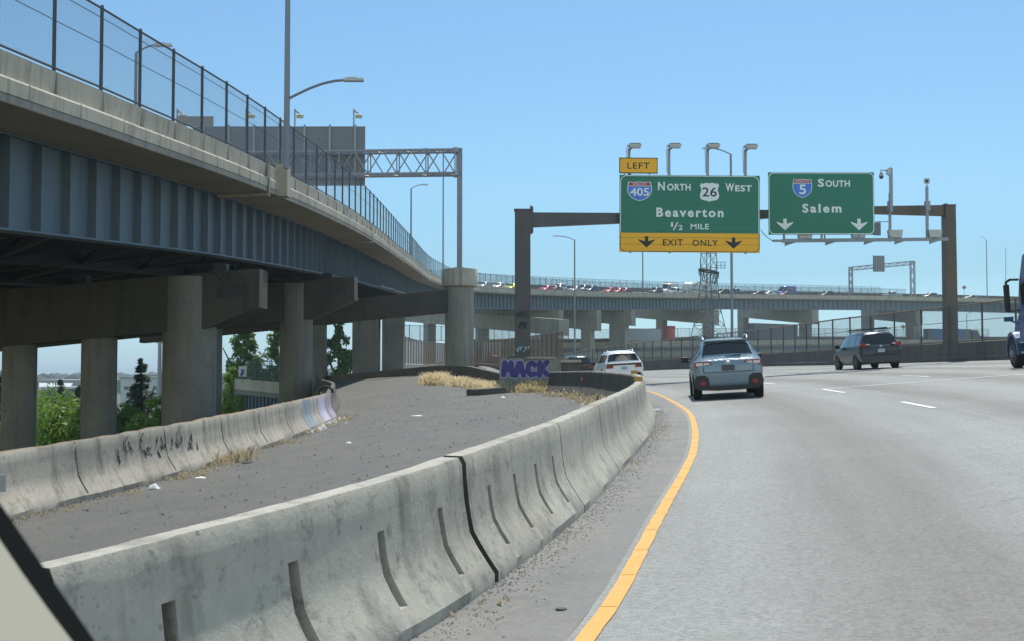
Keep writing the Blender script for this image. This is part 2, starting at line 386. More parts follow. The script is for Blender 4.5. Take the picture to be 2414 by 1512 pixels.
def strip(path, s0, s1, l0, l1, ns, nl, dz):
    def f(u, v):
        q = s0 + (s1 - s0) * u; t, r = path.fr(q); p = path.at(q) + r * (l0 + (l1 - l0) * v)
        return GP(p.x, p.y, dz)
    return f, (lambda u, v: (l0 + (l1 - l0) * v, s0 + (s1 - s0) * u))
mb = MB(); f, uvf = strip(YLN, 0, YLN.L, -.1, 31.5, 260, 26, 0); mb.grid(f, 260, 26, 0, uvf)
tag(mb.build('road', ROAD, smooth=60), kind='structure')
mb = MB()
def shf(u, v):
    q = YLN.L * u; t, r = YLN.fr(q); p = YLN.at(q); l0 = -2.4
    p = p + r * (l0 * (1 - v) - .1 * v); return GP(p.x, p.y, 0)
mb.grid(shf, 220, 4); tag(mb.build('shoulder', SHOULD, smooth=60), kind='structure')
def at_y(path, y):
    a = min(path.p, key=lambda p: abs(p.y - y)); return a.x
mb = MB()
def gof(u, v):
    y = -10 + 101 * u
    xl = at_y(LFT, y) - .5 if y < 86 else -14.5
    xr = (at_y(BAR, y) - .15) if y < 51 else 1.9 - (y - 51) * .05
    x = xl + (xr - xl) * v; return GP(x, y, -.008 + .02 * (mnoise.noise(Vector((x * .5, y * .5, 0)))))
mb.grid(gof, 120, 16); tag(mb.build('gore_pavement', GORE, smooth=60), kind='structure')
mb = MB(); mb.grid(lambda u, v: GP(-16 + 19.5 * v, 91 + 110 * u, -.02), 40, 10)
tag(mb.build('ramp_road', SHOULD, smooth=60), kind='structure')
mb = MB()
for i in range(120):
    y0, y1 = -10 + 88 * i / 120, -10 + 88 * (i + 1) / 120
    x0, x1 = at_y(LFT, y0) - .5, at_y(LFT, y1) - .5
    mb.add([GP(x0, y0, -.03), GP(x1, y1, -.03), GP(x1, y1, -1.6), GP(x0, y0, -1.6), GP(x1 + 4, y1, -1.6), GP(x0 + 4, y0, -1.6)], [(0, 1, 2, 3), (3, 2, 4, 5)])
tag(mb.build('ramp_deck_edge', CONC_DARK), kind='structure')

# painted lines
mb = MB()
for i in range(520):
    s = YLN.L * i / 520; s1 = YLN.L * (i + 1) / 520
    if s1 > 120: break
mb = MB(); q = 0.; k = 0
while q < 150:
    ln = .32; 
    for j in range(2):
        a = q + ln * j / 2; bb = q + ln * (j + 1) / 2; vs = []
        for s in (a, bb):
            t, r = YLN.fr(s); p = YLN.at(s); e = .009 * mnoise.noise(p * 5) + .004 * mnoise.noise(p * 23)
            for l in (-.052 + e, .052 + e): pp = p + r * l; vs.append(GP(pp.x, pp.y, .007))
        mb.add(vs, [(0, 1, 3, 2)], k % 2)
    t, r = YLN.fr(q); p = YLN.at(q)
    if k % 3 == 0:
        a = p - r * .046; c2 = p + r * .046; mb.bar(GP(a.x, a.y, .002), GP(c2.x, c2.y, .002), .012, .014, mi=2)
    q += ln; k += 1
tag(mb.build('yellow_edge_line', [YEL, YEL2, basic('worn_yellow_seam', (.60, .34, .07), .8)], fix=True), kind='structure')
mb = MB()
def seg(p0, p1, wd, dz=.008, mi=0, n=8):
    p0 = Vector((*p0, 0)); p1 = Vector((*p1, 0)); t = (p1 - p0).normalized(); r = Vector((t.y, -t.x, 0)) * wd / 2
    vs = []
    for i in range(n + 1):
        p = p0.lerp(p1, i / n); vs += [GP(*(p - r).xy, dz), GP(*(p + r).xy, dz)]
    mb.add(vs, [(2 * i, 2 * i + 1, 2 * i + 3, 2 * i + 2) for i in range(n)], mi)
for a, b2 in (((8.66, 34.3), (8.5, 31.5)), ((8.13, 25.7), (7.88, 23.0)), ((7.4, 17.5), (7.0, 14.6)), ((8.85, 43.4), (8.74, 41.0)), ((8.8, 53), (8.83, 50)), ((8.5, 63), (8.65, 60)),
              ((12.9, 60), (13.1, 57)), ((13.1, 51.5), (13.2, 48.5)), ((13.3, 42), (13.2, 39)), ((12.2, 75), (12.5, 71)), ((11.8, 85), (12.1, 81)), ((17.9, 62), (18.2, 58)), ((18.4, 53), (18.6, 49.5)), ((18.3, 44), (18.2, 40.5)),
              ((13.4, 57), (13.4, 53)), ((17.2, 74), (17.6, 70))):
    seg(a, b2, .115)
tag(mb.build('lane_lines', WHT), kind='structure')
mb = MB(); seg((5.2, 36.6), (8.65, 34.4), .05, .009, n=14); seg((8.65, 34.4), (26, 40), .13, .009, n=40)
tag(mb.build('white_joint_line', WHT), kind='structure')
mb = MB()
for pts, wd in (((W(1440, 1055, 1), 0), 0),): pass
def crack(x0, y0, x1, y1, wd, n=12, am=.06):
    am = am * .35; wd *= .6
    pr = None
    for i in range(n + 1):
        t = i / n; x = x0 + (x1 - x0) * t + random.uniform(-am, am); y = y0 + (y1 - y0) * t + random.uniform(-am, am)
        if pr: seg(pr, (x, y), wd * random.uniform(.5, 1.1), .006, 0, 1)
        pr = (x, y)
crack(4.0, 10.2, 4.35, 10.4, .012, 6, .015); crack(3.1, 21.8, 2.6, 21.7, .03, 6)
crack(6.7, 19.2, 7.6, 19.6, .02, 6, .04); crack(7.6, 20.4, 8.8, 20.4, .025, 6, .04); crack(-2.6, 15.5, .9, 16.5, .03, 14, .1); crack(-4.8, 23, 1.5, 25.6, .035, 18, .1)
crack(-5, 33, 2.6, 34.5, .04, 18, .1); crack(4.4, 35.5, 3.5, 36.5, .03, 5)
seg((6.2, 90), (14.55, 71.2), .22, .006, 0, 10); seg((14.55, 71.2), (20.4, 74.6), .18, .006, 0, 8); crack(-5, 45.5, -1, 47.5, .05, 10, .05)  # two long dark lines across the road, then one crack
tag(mb.build('cracks_and_dark_lines', DARK_MATTE), kind='structure')

# ------------------------------------------------------------------ jersey barriers
PROF = [(0., 0.), (0., .075), (.06, .16), (.12, .25), (.165, .33), (.185, .42), (.20, .52), (.205, .56), (.215, .66), (.222, .765), (.245, .81)]
def barrier_mesh(path, s0, s1, slots=(), step=.22, ht=1., chip=.0028, gap=0., rake=0., innm=0, topm=0):
    mb = MB()
    cols = {s0, s1}
    n = max(1, int((s1 - s0) / step))
    for i in range(n + 1): cols.add(s0 + (s1 - s0) * i / n)
    for q in slots:
        cols = {c for c in cols if not (q - .1 < c < q + .1)} | {q - .042, q + .042}
    cols = sorted(cols)
    rows = [(a, h * ht) for a, h in PROF] + [(.61 - a, h * ht) for a, h in reversed(PROF)]
    nr = len(rows); pf = []
    for c in cols:
        t, r = path.fr(c); p = path.at(c); z = g(p.x, p.y) - .01
        for k, (a, h) in enumerate(rows):
            e = chip * mnoise.noise(Vector((c * 9, k * 3.1, s0))) * (2 if 8 < k < 13 else 1)
            sk = p + t * rake * h
            mb.v.append(Vector((sk.x - r.x * (a + e), sk.y - r.y * (a + e), z + h + e)))
    idx = lambda i, k: i * nr + k
    for i in range(len(cols) - 1):
        mid = (cols[i] + cols[i + 1]) / 2; slot = any(abs(mid - q) < .038 for q in slots)
        for k in range(nr - 1):
            if slot and 2 <= k < 7:
                continue
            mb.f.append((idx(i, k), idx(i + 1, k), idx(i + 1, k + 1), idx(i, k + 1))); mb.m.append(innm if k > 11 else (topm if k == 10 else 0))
        if slot:
            inner = []
            for ii in (i, i + 1):
                t, r = path.fr(cols[ii]); row = []
                for k in range(2, 8):
                    dep = .03 if k == 2 else (.115 if k < 7 else .08); v = mb.v[idx(ii, k)] - r * dep; row.append(len(mb.v)); mb.v.append(v)
                inner.append(row)
            for j in range(5):
                mb.f.append((inner[0][j], inner[1][j], inner[1][j + 1], inner[0][j + 1])); mb.m.append(0)
                for e in (0, 1):
                    ii = i + e
                    mb.f.append((idx(ii, 2 + j), inner[e][j], inner[e][j + 1], idx(ii, 3 + j))); mb.m.append(0)
            mb.f.append((idx(i, 2), idx(i + 1, 2), inner[1][0], inner[0][0])); mb.m.append(0)
            mb.f.append((idx(i, 7), idx(i + 1, 7), inner[1][5], inner[0][5])); mb.m.append(0)
    mb.f.append(tuple(range(nr))); mb.m.append(innm); mb.f.append(tuple(idx(len(cols) - 1, k) for k in range(nr))); mb.m.append(innm)  # end caps coloured dark to paint shade into the open joints
    return mb
sA = BAR.near(-.09, 7.97); sB = BAR.near(.65, 11.1); sC = BAR.near(1.24, 14.35); sD = BAR.near(2.25, 20.07)
cuts = [sA - 11.4, sA - 7.6, sA - 3.8, sA, sB, sC, sD]
while cuts[-1] < BAR.L - 4: cuts.append(cuts[-1] + 3.8)
labs = ['concrete barrier segment at the bottom left corner beside the cream pillar', 'concrete barrier segment hidden low behind the car pillar', 'concrete barrier segment with four slots left of the first wide open joint',
        'concrete barrier segment with four slots right of the wide dark joint', 'concrete barrier segment with a thin slanted joint and no slots', 'long streaked concrete barrier segment before the curve tightens',
        'concrete barrier segment at the bulge of the curve by the yellow line', 'concrete barrier segment carrying the nearer amber reflector on top', 'concrete barrier segment carrying the farther amber reflector on top',
        'concrete barrier segment with dark shaded inner face, curving left', 'concrete barrier segment curving back toward the graffiti pedestal', 'concrete barrier segment ending beside the graffiti pedestal', 'last concrete barrier segment behind the pedestal']
for i in range(len(cuts) - 1):
    a, b2 = cuts[i], cuts[i + 1]
    gp = .075 if cuts[i + 1] == sA else .014
    sl_ = []
    if i <= 3:
        Ls = b2 - a; sl_ = [a + Ls * k for k in (.16, .39, .62, .85)]
    root = thing('concrete_barrier', GP(*BAR.at((a + b2) / 2).xy), labs[min(i, len(labs) - 1)], 'barrier', 'precast barrier segments along the yellow line')
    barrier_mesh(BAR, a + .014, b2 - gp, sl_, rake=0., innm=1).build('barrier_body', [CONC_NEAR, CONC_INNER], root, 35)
# left barrier
LB = barrier_mesh(LFT, 0, LFT.near(-5.5, 39.2), (), .4, 1.0, .012, topm=6)
root = thing('ramp_barrier', GP(-5.7, 20), 'pale stained concrete barrier with graffiti along the left side of the closed ramp', 'barrier')
root2 = thing('ramp_barrier', GP(-8.1, 55), 'shaded concrete barrier curving left under the overpass behind the ramp', 'barrier')
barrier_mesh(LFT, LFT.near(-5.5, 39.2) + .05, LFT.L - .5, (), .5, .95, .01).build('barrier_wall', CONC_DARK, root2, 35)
# joints and graffiti strokes on the left barrier face
def on_left(s, h, off=.006):
    t, r = LFT.fr(s); p = LFT.at(s)
    for (a0, h0), (a1, h1) in zip(PROF, PROF[1:]):
        if h0 <= h <= h1: a = a0 + (a1 - a0) * (h - h0) / (h1 - h0); break
    else: a = .2
    return Vector((p.x - r.x * (a - off), p.y - r.y * (a - off), g(p.x, p.y) + h))
mb = LB
q = 8.
while q < LFT.near(-5.5, 39.2) - 1:
    mb.tube([on_left(q, h, .0) for h in (.0, .1, .2, .33, .5, .7, .8)],   .006, 4, 1); q += 3.05
sg = LFT.near(-5.5, 20.2)
random.seed(3)
for i in range(17):
    s = sg - 1.7 + .2 * i + random.uniform(-.1, .1); h = random.uniform(.42, .52); pts = []
    for j in range(7):
        h += random.uniform(-.09, .11); s += random.uniform(-.09, .12); h = max(.3, min(.76, h)); pts.append(on_left(s, h))
    mb.tube(pts, .006, 4, 2)
for s0, c in ((LFT.near(-5.35, 32), 0), (LFT.near(-5.4, 35.2), 1), (LFT.near(-5.5, 37.5), 2)):
    def f(u, v, s0=s0): return on_left(s0 + 1.6 * u, .08 + .7 * v, .004)
    mb.grid(f, 6, 8, 3 + c)
mb.build('barrier_wall', [CONC_LEFT, DARK_MATTE, INK, basic('blue_grey_patch', (.26, .30, .34), .8, 0, .25, 5), basic('lilac_patch', (.48, .47, .58), .8, 0, .2, 5), basic('mauve_patch', (.38, .32, .42), .8, 0, .3, 5), concrete('dirty_top_concrete', (.26, .20, .13), .6, .2, .6)], root, 35)

# outer barrier with fence
def fence(name, label, cat, base, h, meshmat, postmat, railmat, pr=.03, rr=.022, group=None, rails=(0, 1), maxparts=100, meshlow=.13, lean=0., bracket=None):
    root = thing(name, base[0], label, cat, group)
    mb = MB(); uvs = 0.
    for a, b2 in zip(base, base[1:]):
        L = (b2 - a).length; o = len(mb.v); z = Vector((0, 0, 1))
        mb.add([a + z * meshlow, b2 + z * meshlow, b2 + z * h, a + z * h], [(0, 1, 2, 3)])
        for k, uv in enumerate(((uvs, 0), (uvs + L, 0), (uvs + L, h), (uvs, h))): mb.uv[o + k] = uv
        uvs += L
    mb.build('mesh', meshmat, root, fix=False)
    mb = MB()
    for fr in rails: mb.tube([p + Vector((0, 0, .12 + (h - .14) * fr)) for p in base], rr if fr in (0, 1) else rr * .35, 6)
    mb.build('rail', railmat, root)
    order = sorted(range(len(base)), key=lambda i: (base[i] - camo.location).length)
    near_ = order[:maxparts]; first = None
    for i in near_:
        if first is None:
            mb = MB(); p = base[i]; mb.tube([p, p + Vector((0, 0, h + .05))], pr, 7)
            first = mb.build('post', postmat, None, 50)
            for v in first.data.vertices: v.co -= p
            first.parent = root; first.location = p - base[0]
        else: copy_part(first, root, base[i] - base[0])
    rest = order[maxparts:]
    if rest:
        mb = MB()
        for i in rest: mb.tube([base[i], base[i] + Vector((0, 0, h))], pr, 5)
        tag(mb.build('far_posts', postmat, root), kind='stuff')
    return root
OUT = Path(V3([(30, 10), (28, 35), (26.3, 50), (24.4, 62), (21.2, 79), (19.8, 98), (14.8, 122), (10, 150), (6.5, 182), (2, 215)]), .5)
def outz(p): return g(p.x, p.y)
root = thing('outer_barrier', GP(24, 62), 'dark concrete barrier along the right side of the highway', 'barrier')
mb = MB(); prof = [(0, 0), (0, .2), (.1, .32), (.16, 1.0), (.4, 1.0), (.45, -2.6)]
N = 160
for i in range(N + 1):
    s = OUT.L * i / N; t, r = OUT.fr(s); p = OUT.at(s)
    for a, h in prof: mb.v.append(Vector((p.x + r.x * a, p.y + r.y * a, outz(p) + h - .01)))
k = len(prof)
for i in range(N):
    for j in range(k - 1): mb.f.append((i * k + j, (i + 1) * k + j, (i + 1) * k + j + 1, i * k + j + 1)); mb.m.append(0)
mb.build('barrier_wall', CONC_DARK, root, 30)
base = []; q = 0.
while q < OUT.L:
    t, r = OUT.fr(q); p = OUT.at(q); base.append(Vector((p.x + r.x * .28, p.y + r.y * .28, outz(p) + .96))); q += 3.0
fence('chain_link_fence', 'tall chain link fence with brownish rail on the dark right barrier', 'fence', base, 2.05, LINK, FENCE_ST, FENCE_BR, .05, .05, rails=(0, 1, .55))

# ------------------------------------------------------------------ overpass bridge
DK = Path([W(88, 150, 26.4) + (W(88, 150, 26.4) - W(303, 240, 31.7)) * 3.5, W(88, 150, 26.4), W(303, 240, 31.7), W(650, 395, 47.5), W(860, 516, 74), W(965, 600, 119), W(1032, 650, 177), W(1130, 673, 211), W(1400, 687, 262), W(1700, 693, 315), W(2000, 697, 340), W(2161, 700, 350), W(2400, 706, 356), W(2900, 724, 352)], 1.)
DW = 21.
S150 = DK.near(-11, 150); S215 = DK.near(-8, 215)
S120 = DK.near(-11, 118)
def bank(s): return -.085 + .185 * ss(S120, S215, s)
def us(s): return .88 + .12 * ss(S120, S215, s)
def ud(s): return -.8 + .3 * ss(S150, S215, s)
def dk(s, l, u):       # l leftwards from the near parapet, u above its top
    t, r = DK.fr(s); p = DK.at(s)
    return Vector((p.x - r.x * l, p.y - r.y * l, p.z + u * us(s) + max(0, l - 2.1) * bank(s)))
def dk_find(px, l, u=-.8, lo=None):
    a = DK.near(-10, 205) if lo is None else lo; bst = None
    q = a
    while q < DK.L:
        x = proj(dk(q, l, u))[0]
        if bst is None or abs(x - px) < bst[0]: bst = (abs(x - px), q)
        q += .5
    return bst[1]
bridge = thing('overpass_bridge', Vector((-14, 60, TZ)), 'long curved highway overpass with blue steel girders on concrete piers', 'bridge')
def dsweep(prof, s0, s1, step, closed=True):
    mb = MB(); n = max(1, int((s1 - s0) / step)); k = len(prof)
    for i in range(n + 1):
        s = s0 + (s1 - s0) * i / n
        for l, u in prof: mb.v.append(dk(s, l, u))
    for i in range(n):
        for j in range(k if closed else k - 1):
            j2 = (j + 1) % k; mb.f.append((i * k + j, (i + 1) * k + j, (i + 1) * k + j2, i * k + j2)); mb.m.append(0)
    if closed: mb.f.append(tuple(range(k))); mb.m.append(0); mb.f.append(tuple(n * k + j for j in range(k))); mb.m.append(0)
    return mb
LD = DK.L
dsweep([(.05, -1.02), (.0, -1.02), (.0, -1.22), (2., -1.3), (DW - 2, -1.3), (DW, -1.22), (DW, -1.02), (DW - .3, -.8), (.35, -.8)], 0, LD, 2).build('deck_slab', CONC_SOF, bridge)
pr_ = [(0.03, 0), (.07, -.58), (0., -.60), (-.04, -.66), (-.03, -1.0), (.02, -1.015), (.36, -1.0), (.30, 0)]
s_fe = dk_find(2145, 0, 0)
dsweep(pr_, 0, LD, 1).build('parapet', CONC_DECK, bridge, 30)
dsweep([(DW - .3, -1.0), (DW - .3, .5), (DW, .5), (DW, -1.0)], 0, LD, 2).build('parapet', CONC_DARK, bridge, 30)
mb = MB(); n = int(LD / 2)
for i in range(n + 1):
    s_ = LD * i / n
    for l in (.36, 7, 14, DW - .3): mb.v.append(dk(s_, l, ud(s_)))
for i in range(n):
    for j in range(3): mb.f.append((i * 4 + j, i * 4 + 4 + j, i * 4 + 5 + j, i * 4 + 1 + j)); mb.m.append(0)
mb.build('deck_road', SHOULD, bridge)
# joints, slab lip and fence pilasters on the near parapet
mb = MB(); q = 4.8
while q < LD - 10:
    for l, u0, u1 in ((-.045, -.63, -1.0),): mb.bar(dk(q, l + .02, u0), dk(q, l + .02, u1), .03, .06, up=DK.fr(q)[0])
    mb.bar(dk(q + 1.5, .045, -.02), dk(q + 1.5, .045, -.55), .05, .09, up=DK.fr(q)[0])
    q += 2.68
tag(mb.build('parapet_joint', CONC_FAR, bridge), kind='stuff')
for y_ in (46.8, 78, 110, 142):
    s_ = DK.near(-10, y_); mb = MB(); mb.bar(dk(s_, -.07, .05), dk(s_, -.07, -1.42), .03, .17, up=DK.fr(s_)[0]); mb.bar(dk(s_, -.04, -1.34), dk(s_, 1.9, -1.42), .16, .08); mb.build('joint_cover', CONC_DECK, bridge)
mb = MB()
n = int(LD / 1.)
for i in range(n):
    a, b2 = LD * i / n, LD * (i + 1) / n
    mb.add([dk(a, -.012, -1.015), dk(b2, -.012, -1.015), dk(b2, -.012, -1.2), dk(a, -.012, -1.2), dk(a, .2, -1.225), dk(b2, .2, -1.225)], [(0, 1, 2, 3), (3, 2, 5, 4)])
mb.build('slab_lip', CONC_FAR, bridge)
for gi, gl in enumerate((2.1, 7.3, 12.9, 18.6)):
    mb = dsweep([(gl - .012, -1.26), (gl - .012, -3.9), (gl + .012, -3.9), (gl + .012, -1.26)], 0, LD, 2)
    for l0, l1, u0, u1 in ((gl - .27, gl + .27, -3.9, -3.96), (gl - .2, gl + .2, -1.31, -1.36)):
        m2 = dsweep([(l0, u0), (l1, u0), (l1, u1), (l0, u1)], 0, LD, 2); mb.add(m2.v, m2.f)
    gobj = mb.build('steel_girder', STEEL_DK if gi else STEEL_BLUE, bridge)  # inner girders get the near-black steel as painted under-deck shade
    if gi == 0:
        mb = MB(); q = 2.
        while q < LD:
            t, r = DK.fr(q); wd = .24
            for l in (gl - .013 - wd / 2,):
                a, b2 = dk(q, l, -1.37), dk(q, l, -3.89); mb.bar(a, b2, wd, .03, up=t)
            q += 1.75
        tag(mb.build('stiffener', STEEL_BLUE, gobj), kind='stuff')
        mb = MB(); mb.tube([dk(LD * i / 200, gl - .5, -3.86 + .03 * math.sin(i)) for i in range(40, 200)], .05, 6)
        mb.build('conduit', GALV, gobj)
mb = MB(); q = 4.
while q < LD:
    t, r = DK.fr(q)
    for la, lb in ((2.1, 7.3), (7.3, 12.9), (12.9, 18.6)):
        mb.bar(dk(q, la, -1.7), dk(q, lb, -1.7), .16, .16); mb.bar(dk(q, la, -3.7), dk(q, lb, -3.7), .16, .16)
        mb.bar(dk(q, la, -3.7), dk(q, (la + lb) / 2, -1.7), .12, .12); mb.bar(dk(q, lb, -3.7), dk(q, (la + lb) / 2, -1.7), .12, .12)
        mb.bar(dk(q, la, -3.75), dk(q + 7, lb, -3.75), .14, .1)
    q += 7.
tag(mb.build('cross_bracing', STEEL_DK, bridge), kind='stuff')

def bent(end, dr, L, taper, zt, zbe, zb, th, cols, mt=CONC_PIER, zc0=TZ, plates=False, slope=0., capmt=None):
    E = Vector((*end, 0)); d = Vector((*dr, 0)).normalized(); nrm = Vector((d.y, -d.x, 0))
    root = thing('pier', E, None, None); root.parent = bridge; root.location = E - bridge.location
    def f(a, b_, c): return E + d * a + nrm * (c - th / 2) + Vector((0, 0, b_ + slope * a))
    mb = MB()
    mb.prism([(0, zbe), (0, zt), (L, zt), (L, zb), (taper, zb)] if taper else [(0, zb), (0, zt), (L, zt), (L, zb)], f, th)
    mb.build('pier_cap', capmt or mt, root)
    for t, rad, sq in cols:
        p = E + d * t; mb = MB(); top = zt + slope * t - .06
        if sq:
            R2 = Matrix.Rotation(math.atan2(d.y, d.x), 3, 'Z'); h = top - zc0
            mb.box((p.x, p.y, zc0 + h / 2), (2 * rad, th * .92, h), R2)
        else: mb.lathe([(rad, zc0), (rad, top)], (p.x, p.y, 0), 'z', 28)
        mb.build('column', mt, root, 40)
    return E, d, nrm, f, root
def nbent(px_e, d, zt_py, zbe_py, px_t, zb_py, L, slope, cols, th=1.5):
    ppm_ = F / d; xE = W(px_e, 0, d).x; tp = (px_e - px_t) / ppm_
    zt, zbe, zb = W(0, zt_py, d).z, W(0, zbe_py, d).z, W(0, zb_py, d).z - slope * tp
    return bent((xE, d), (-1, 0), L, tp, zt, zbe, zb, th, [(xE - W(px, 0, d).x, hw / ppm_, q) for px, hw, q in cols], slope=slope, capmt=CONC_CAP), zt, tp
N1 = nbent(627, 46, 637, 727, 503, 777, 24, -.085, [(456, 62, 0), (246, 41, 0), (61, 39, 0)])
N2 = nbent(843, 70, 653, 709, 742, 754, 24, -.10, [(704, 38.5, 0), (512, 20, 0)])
N3 = nbent(1062, 96, 684, 737, 1061, 737, 24, -.10, [(931, 25, 1), (868, 31, 1), (754, 19, 1)])
for (E_, zt, tp), k0 in ((N1, .45), (N2, .5)):
    E, d, nrm, f, rt = E_
    for o in (0, .62):
        mb = MB(); mb.prism([(k0 + o, zt - .95), (k0 + o, zt - .55), (k0 + o + .45, zt - .55), (k0 + o + .45, zt - .95)], lambda a, b_, c: f(a, b_, -c), .06); mb.build('anchor_plate', STEEL_DK, rt)
    for o in range(4):
        mb = MB(); mb.tube([f(k0 + .25 * o, zt - .5, -.04), f(k0 + .5 + .3 * o, zt + .15, -.04)], .014, 4); mb.build('restrainer_cable', STEEL_DK, rt)
    for gl in (1.6, 6.8, 12.4, 18):
        mb = MB(); mb.box(f(gl, zt + .12, .75), (.5, .5, .5)); mb.build('bearing_block', STEEL_DK, rt)
# drum column with gantry post on it
pc = W(1083, 800, 96)
colr = thing('drum_pier', Vector((pc.x, pc.y, 0)), None, None); colr.parent = bridge; colr.location = Vector((pc.x, pc.y, 0)) - bridge.location
zc1, zc2 = W(0, 677, 96).z, W(0, 635, 96).z
mb = MB(); mb.lathe([(1.13, -3), (1.13, zc1 - .02)], (pc.x, pc.y, 0), 'z', 40); mb.build('column', CONC_FAR, colr, 40)
mb = MB(); mb.lathe([(1.3, zc1), (1.4, zc1 + .06), (1.4, zc2 - .05), (1.36, zc2)], (pc.x, pc.y, 0), 'z', 40); mb.build('drum_head', CONC_DECK, colr, 40)
# far bents
def fbent(px, yb, L, cols, H=None, th=2.2, zc0=-4.):
    s = dk_find(px, .4, -4.2); E = dk(s, .4, -4.05); zt = E.z; zb = W(px, yb, E.y).z; t, r = DK.fr(s); sl_ = bank(s)
    def tc(p):
        best = min((abs(proj(E - r * (L * i / 199))[0] - p), L * i / 199) for i in range(200)); return best[1]
    if H: zt = zb + H
    bent((E.x, E.y), (-r.x, -r.y), L, 0, zt, zb, zb, th, [(tc(p), hw, 1) for p, hw in cols], CONC_FAR, zc0, slope=sl_)
fbent(1322, 768, 26, [(1290, 1.1)]); fbent(1412, 781, 26, [(1386, 1.15), (1302, 1.1)]); fbent(1494, 769, 26, [(1467, 1.15), (1449, .9)]); fbent(1690, 766, 30, [(1669, 1.15), (1560, 1.1)])
fbent(1922, 765, 32, [(1898, 1.5), (1718, 1.4)]); fbent(2167, 764, 26, [(2151, 2.0), (2009, 2.0)])
e, l = W(1330, 792, 226), W(950, 757, 285); d_ = l - e; L_ = Vector((d_.x, d_.y)).length
bent((e.x, e.y), (d_.x, d_.y), L_, 0, e.z + 3., e.z, e.z, 2.2, [(L_ * .8, 1.1, 1), (L_ * .45, 1.1, 1)], CONC_FAR, -4., slope=d_.z / L_)
# deck fences
base = []; q = 1.
while q < s_fe: base.append(dk(q, .14, 0)); q += 2.68
fence('deck_fence', 'tall chain link fence on the near parapet of the overpass', 'fence', base, 2.12, LINK, FENCE_ST, FENCE_ST, .045, .03, rails=(0, 1, .55, .88))
base = []; q = S150 - 20
s_ff = dk_find(2080, DW, 0)
while q < s_ff: base.append(dk(q, DW - .15, .5)); q += 3.03
fence('deck_fence', 'chain link fence on the far parapet of the overpass against the sky', 'fence', base, 1.9, LINK_FAR, FENCE_ST, FENCE_ST, .04, .03)

# ------------------------------------------------------------------ text
def text_faces(txt, bold=0., space=1., res=3):
    cu = bpy.data.curves.new('t', 'FONT'); cu.body = txt; cu.size = 1; cu.offset = bold; cu.space_character = space; cu.resolution_u = res; cu.fill_mode = 'FRONT'
    o = bpy.data.objects.new('t', cu); COL.objects.link(o)
    me = o.to_mesh(); vs = [v.co.copy() for v in me.vertices]; fs = [tuple(p.vertices) for p in me.polygons]
    o.to_mesh_clear(); bpy.data.objects.remove(o); bpy.data.curves.remove(cu)
    return vs, fs
def put_text(mb, txt, box, f, c, bold=0., space=1., mi=0, res=3):   # box x0,z0,x1,z1
    vs, fs = text_faces(txt, bold, space, res)
    x0, x1 = min(v.x for v in vs), max(v.x for v in vs); y0, y1 = min(v.y for v in vs), max(v.y for v in vs)
    X0, Z0, X1, Z1 = box
    mb.add([f(X0 + (v.x - x0) / (x1 - x0) * (X1 - X0), Z0 + (v.y - y0) / (y1 - y0) * (Z1 - Z0), c) for v in vs], fs, mi)
def rrect(x0, z0, x1, z1, r, n=6, corners=(1, 1, 1, 1)):
    out = []
    for (cx, cz, a0), on in zip(((x1 - r, z1 - r, 0), (x0 + r, z1 - r, 90), (x0 + r, z0 + r, 180), (x1 - r, z0 + r, 270)), corners):
        if on: out += [(cx + r * math.cos(R(a0 + 90 * k / n)), cz + r * math.sin(R(a0 + 90 * k / n))) for k in range(n + 1)]
        else:
            ex, ez = {0: (x1, z1), 90: (x0, z1), 180: (x0, z0), 270: (x1, z0)}[a0]; out.append((ex, ez))
    return out
def ringpoly(mb, outer, inner, f, c, mi=0):
    n = len(outer)
    mb.add([f(a, b_, c) for a, b_ in outer] + [f(a, b_, c) for a, b_ in inner], [(i, (i + 1) % n, n + (i + 1) % n, n + i) for i in range(n)], mi)
def poly(mb, pts, f, c, mi=0): mb.add([f(a, b_, c) for a, b_ in pts], [tuple(range(len(pts)))], mi)
ISH = [(0, .49), (.12, .475), (.25, .455), (.36, .47), (.44, .5), (.475, .36), (.495, .2), (.5, .06), (.475, -.09), (.41, -.24), (.30, -.355), (.16, -.45), (0, -.5)]
USH = [(0, .47), (.11, .50), (.22, .485), (.34, .44), (.415, .49), (.5, .35), (.44, .23), (.425, .10), (.465, -.03), (.5, -.17), (.475, -.29), (.40, -.385), (.27, -.42), (.10, -.445), (0, -.5)]
def sym(h): return h + [(-x, y) for x, y in reversed(h) if x > 0]
def shield(mb, h, cx, cz, wd, ht, f, c, mi, k=1., clip=None):
    pts = [(x * k, y * k) for x, y in sym(h)]
    if clip is not None: pts = [(x, max(y, clip)) for x, y in pts]
    poly(mb, [(cx + x * wd, cz + y * ht) for x, y in pts], f, c, mi)
def arrow_dn(mb, cx, z0, z1, hw, f, c, mi):
    h = z1 - z0
    poly(mb, [(cx - hw * .2, z1), (cx + hw * .2, z1), (cx + hw * .2, z0 + h * .56), (cx + hw, z0 + h * .73), (cx + hw * .93, z0 + h * .62), (cx, z0), (cx - hw * .93, z0 + h * .62), (cx - hw, z0 + h * .73), (cx - hw * .2, z0 + h * .56)], f, c, mi)

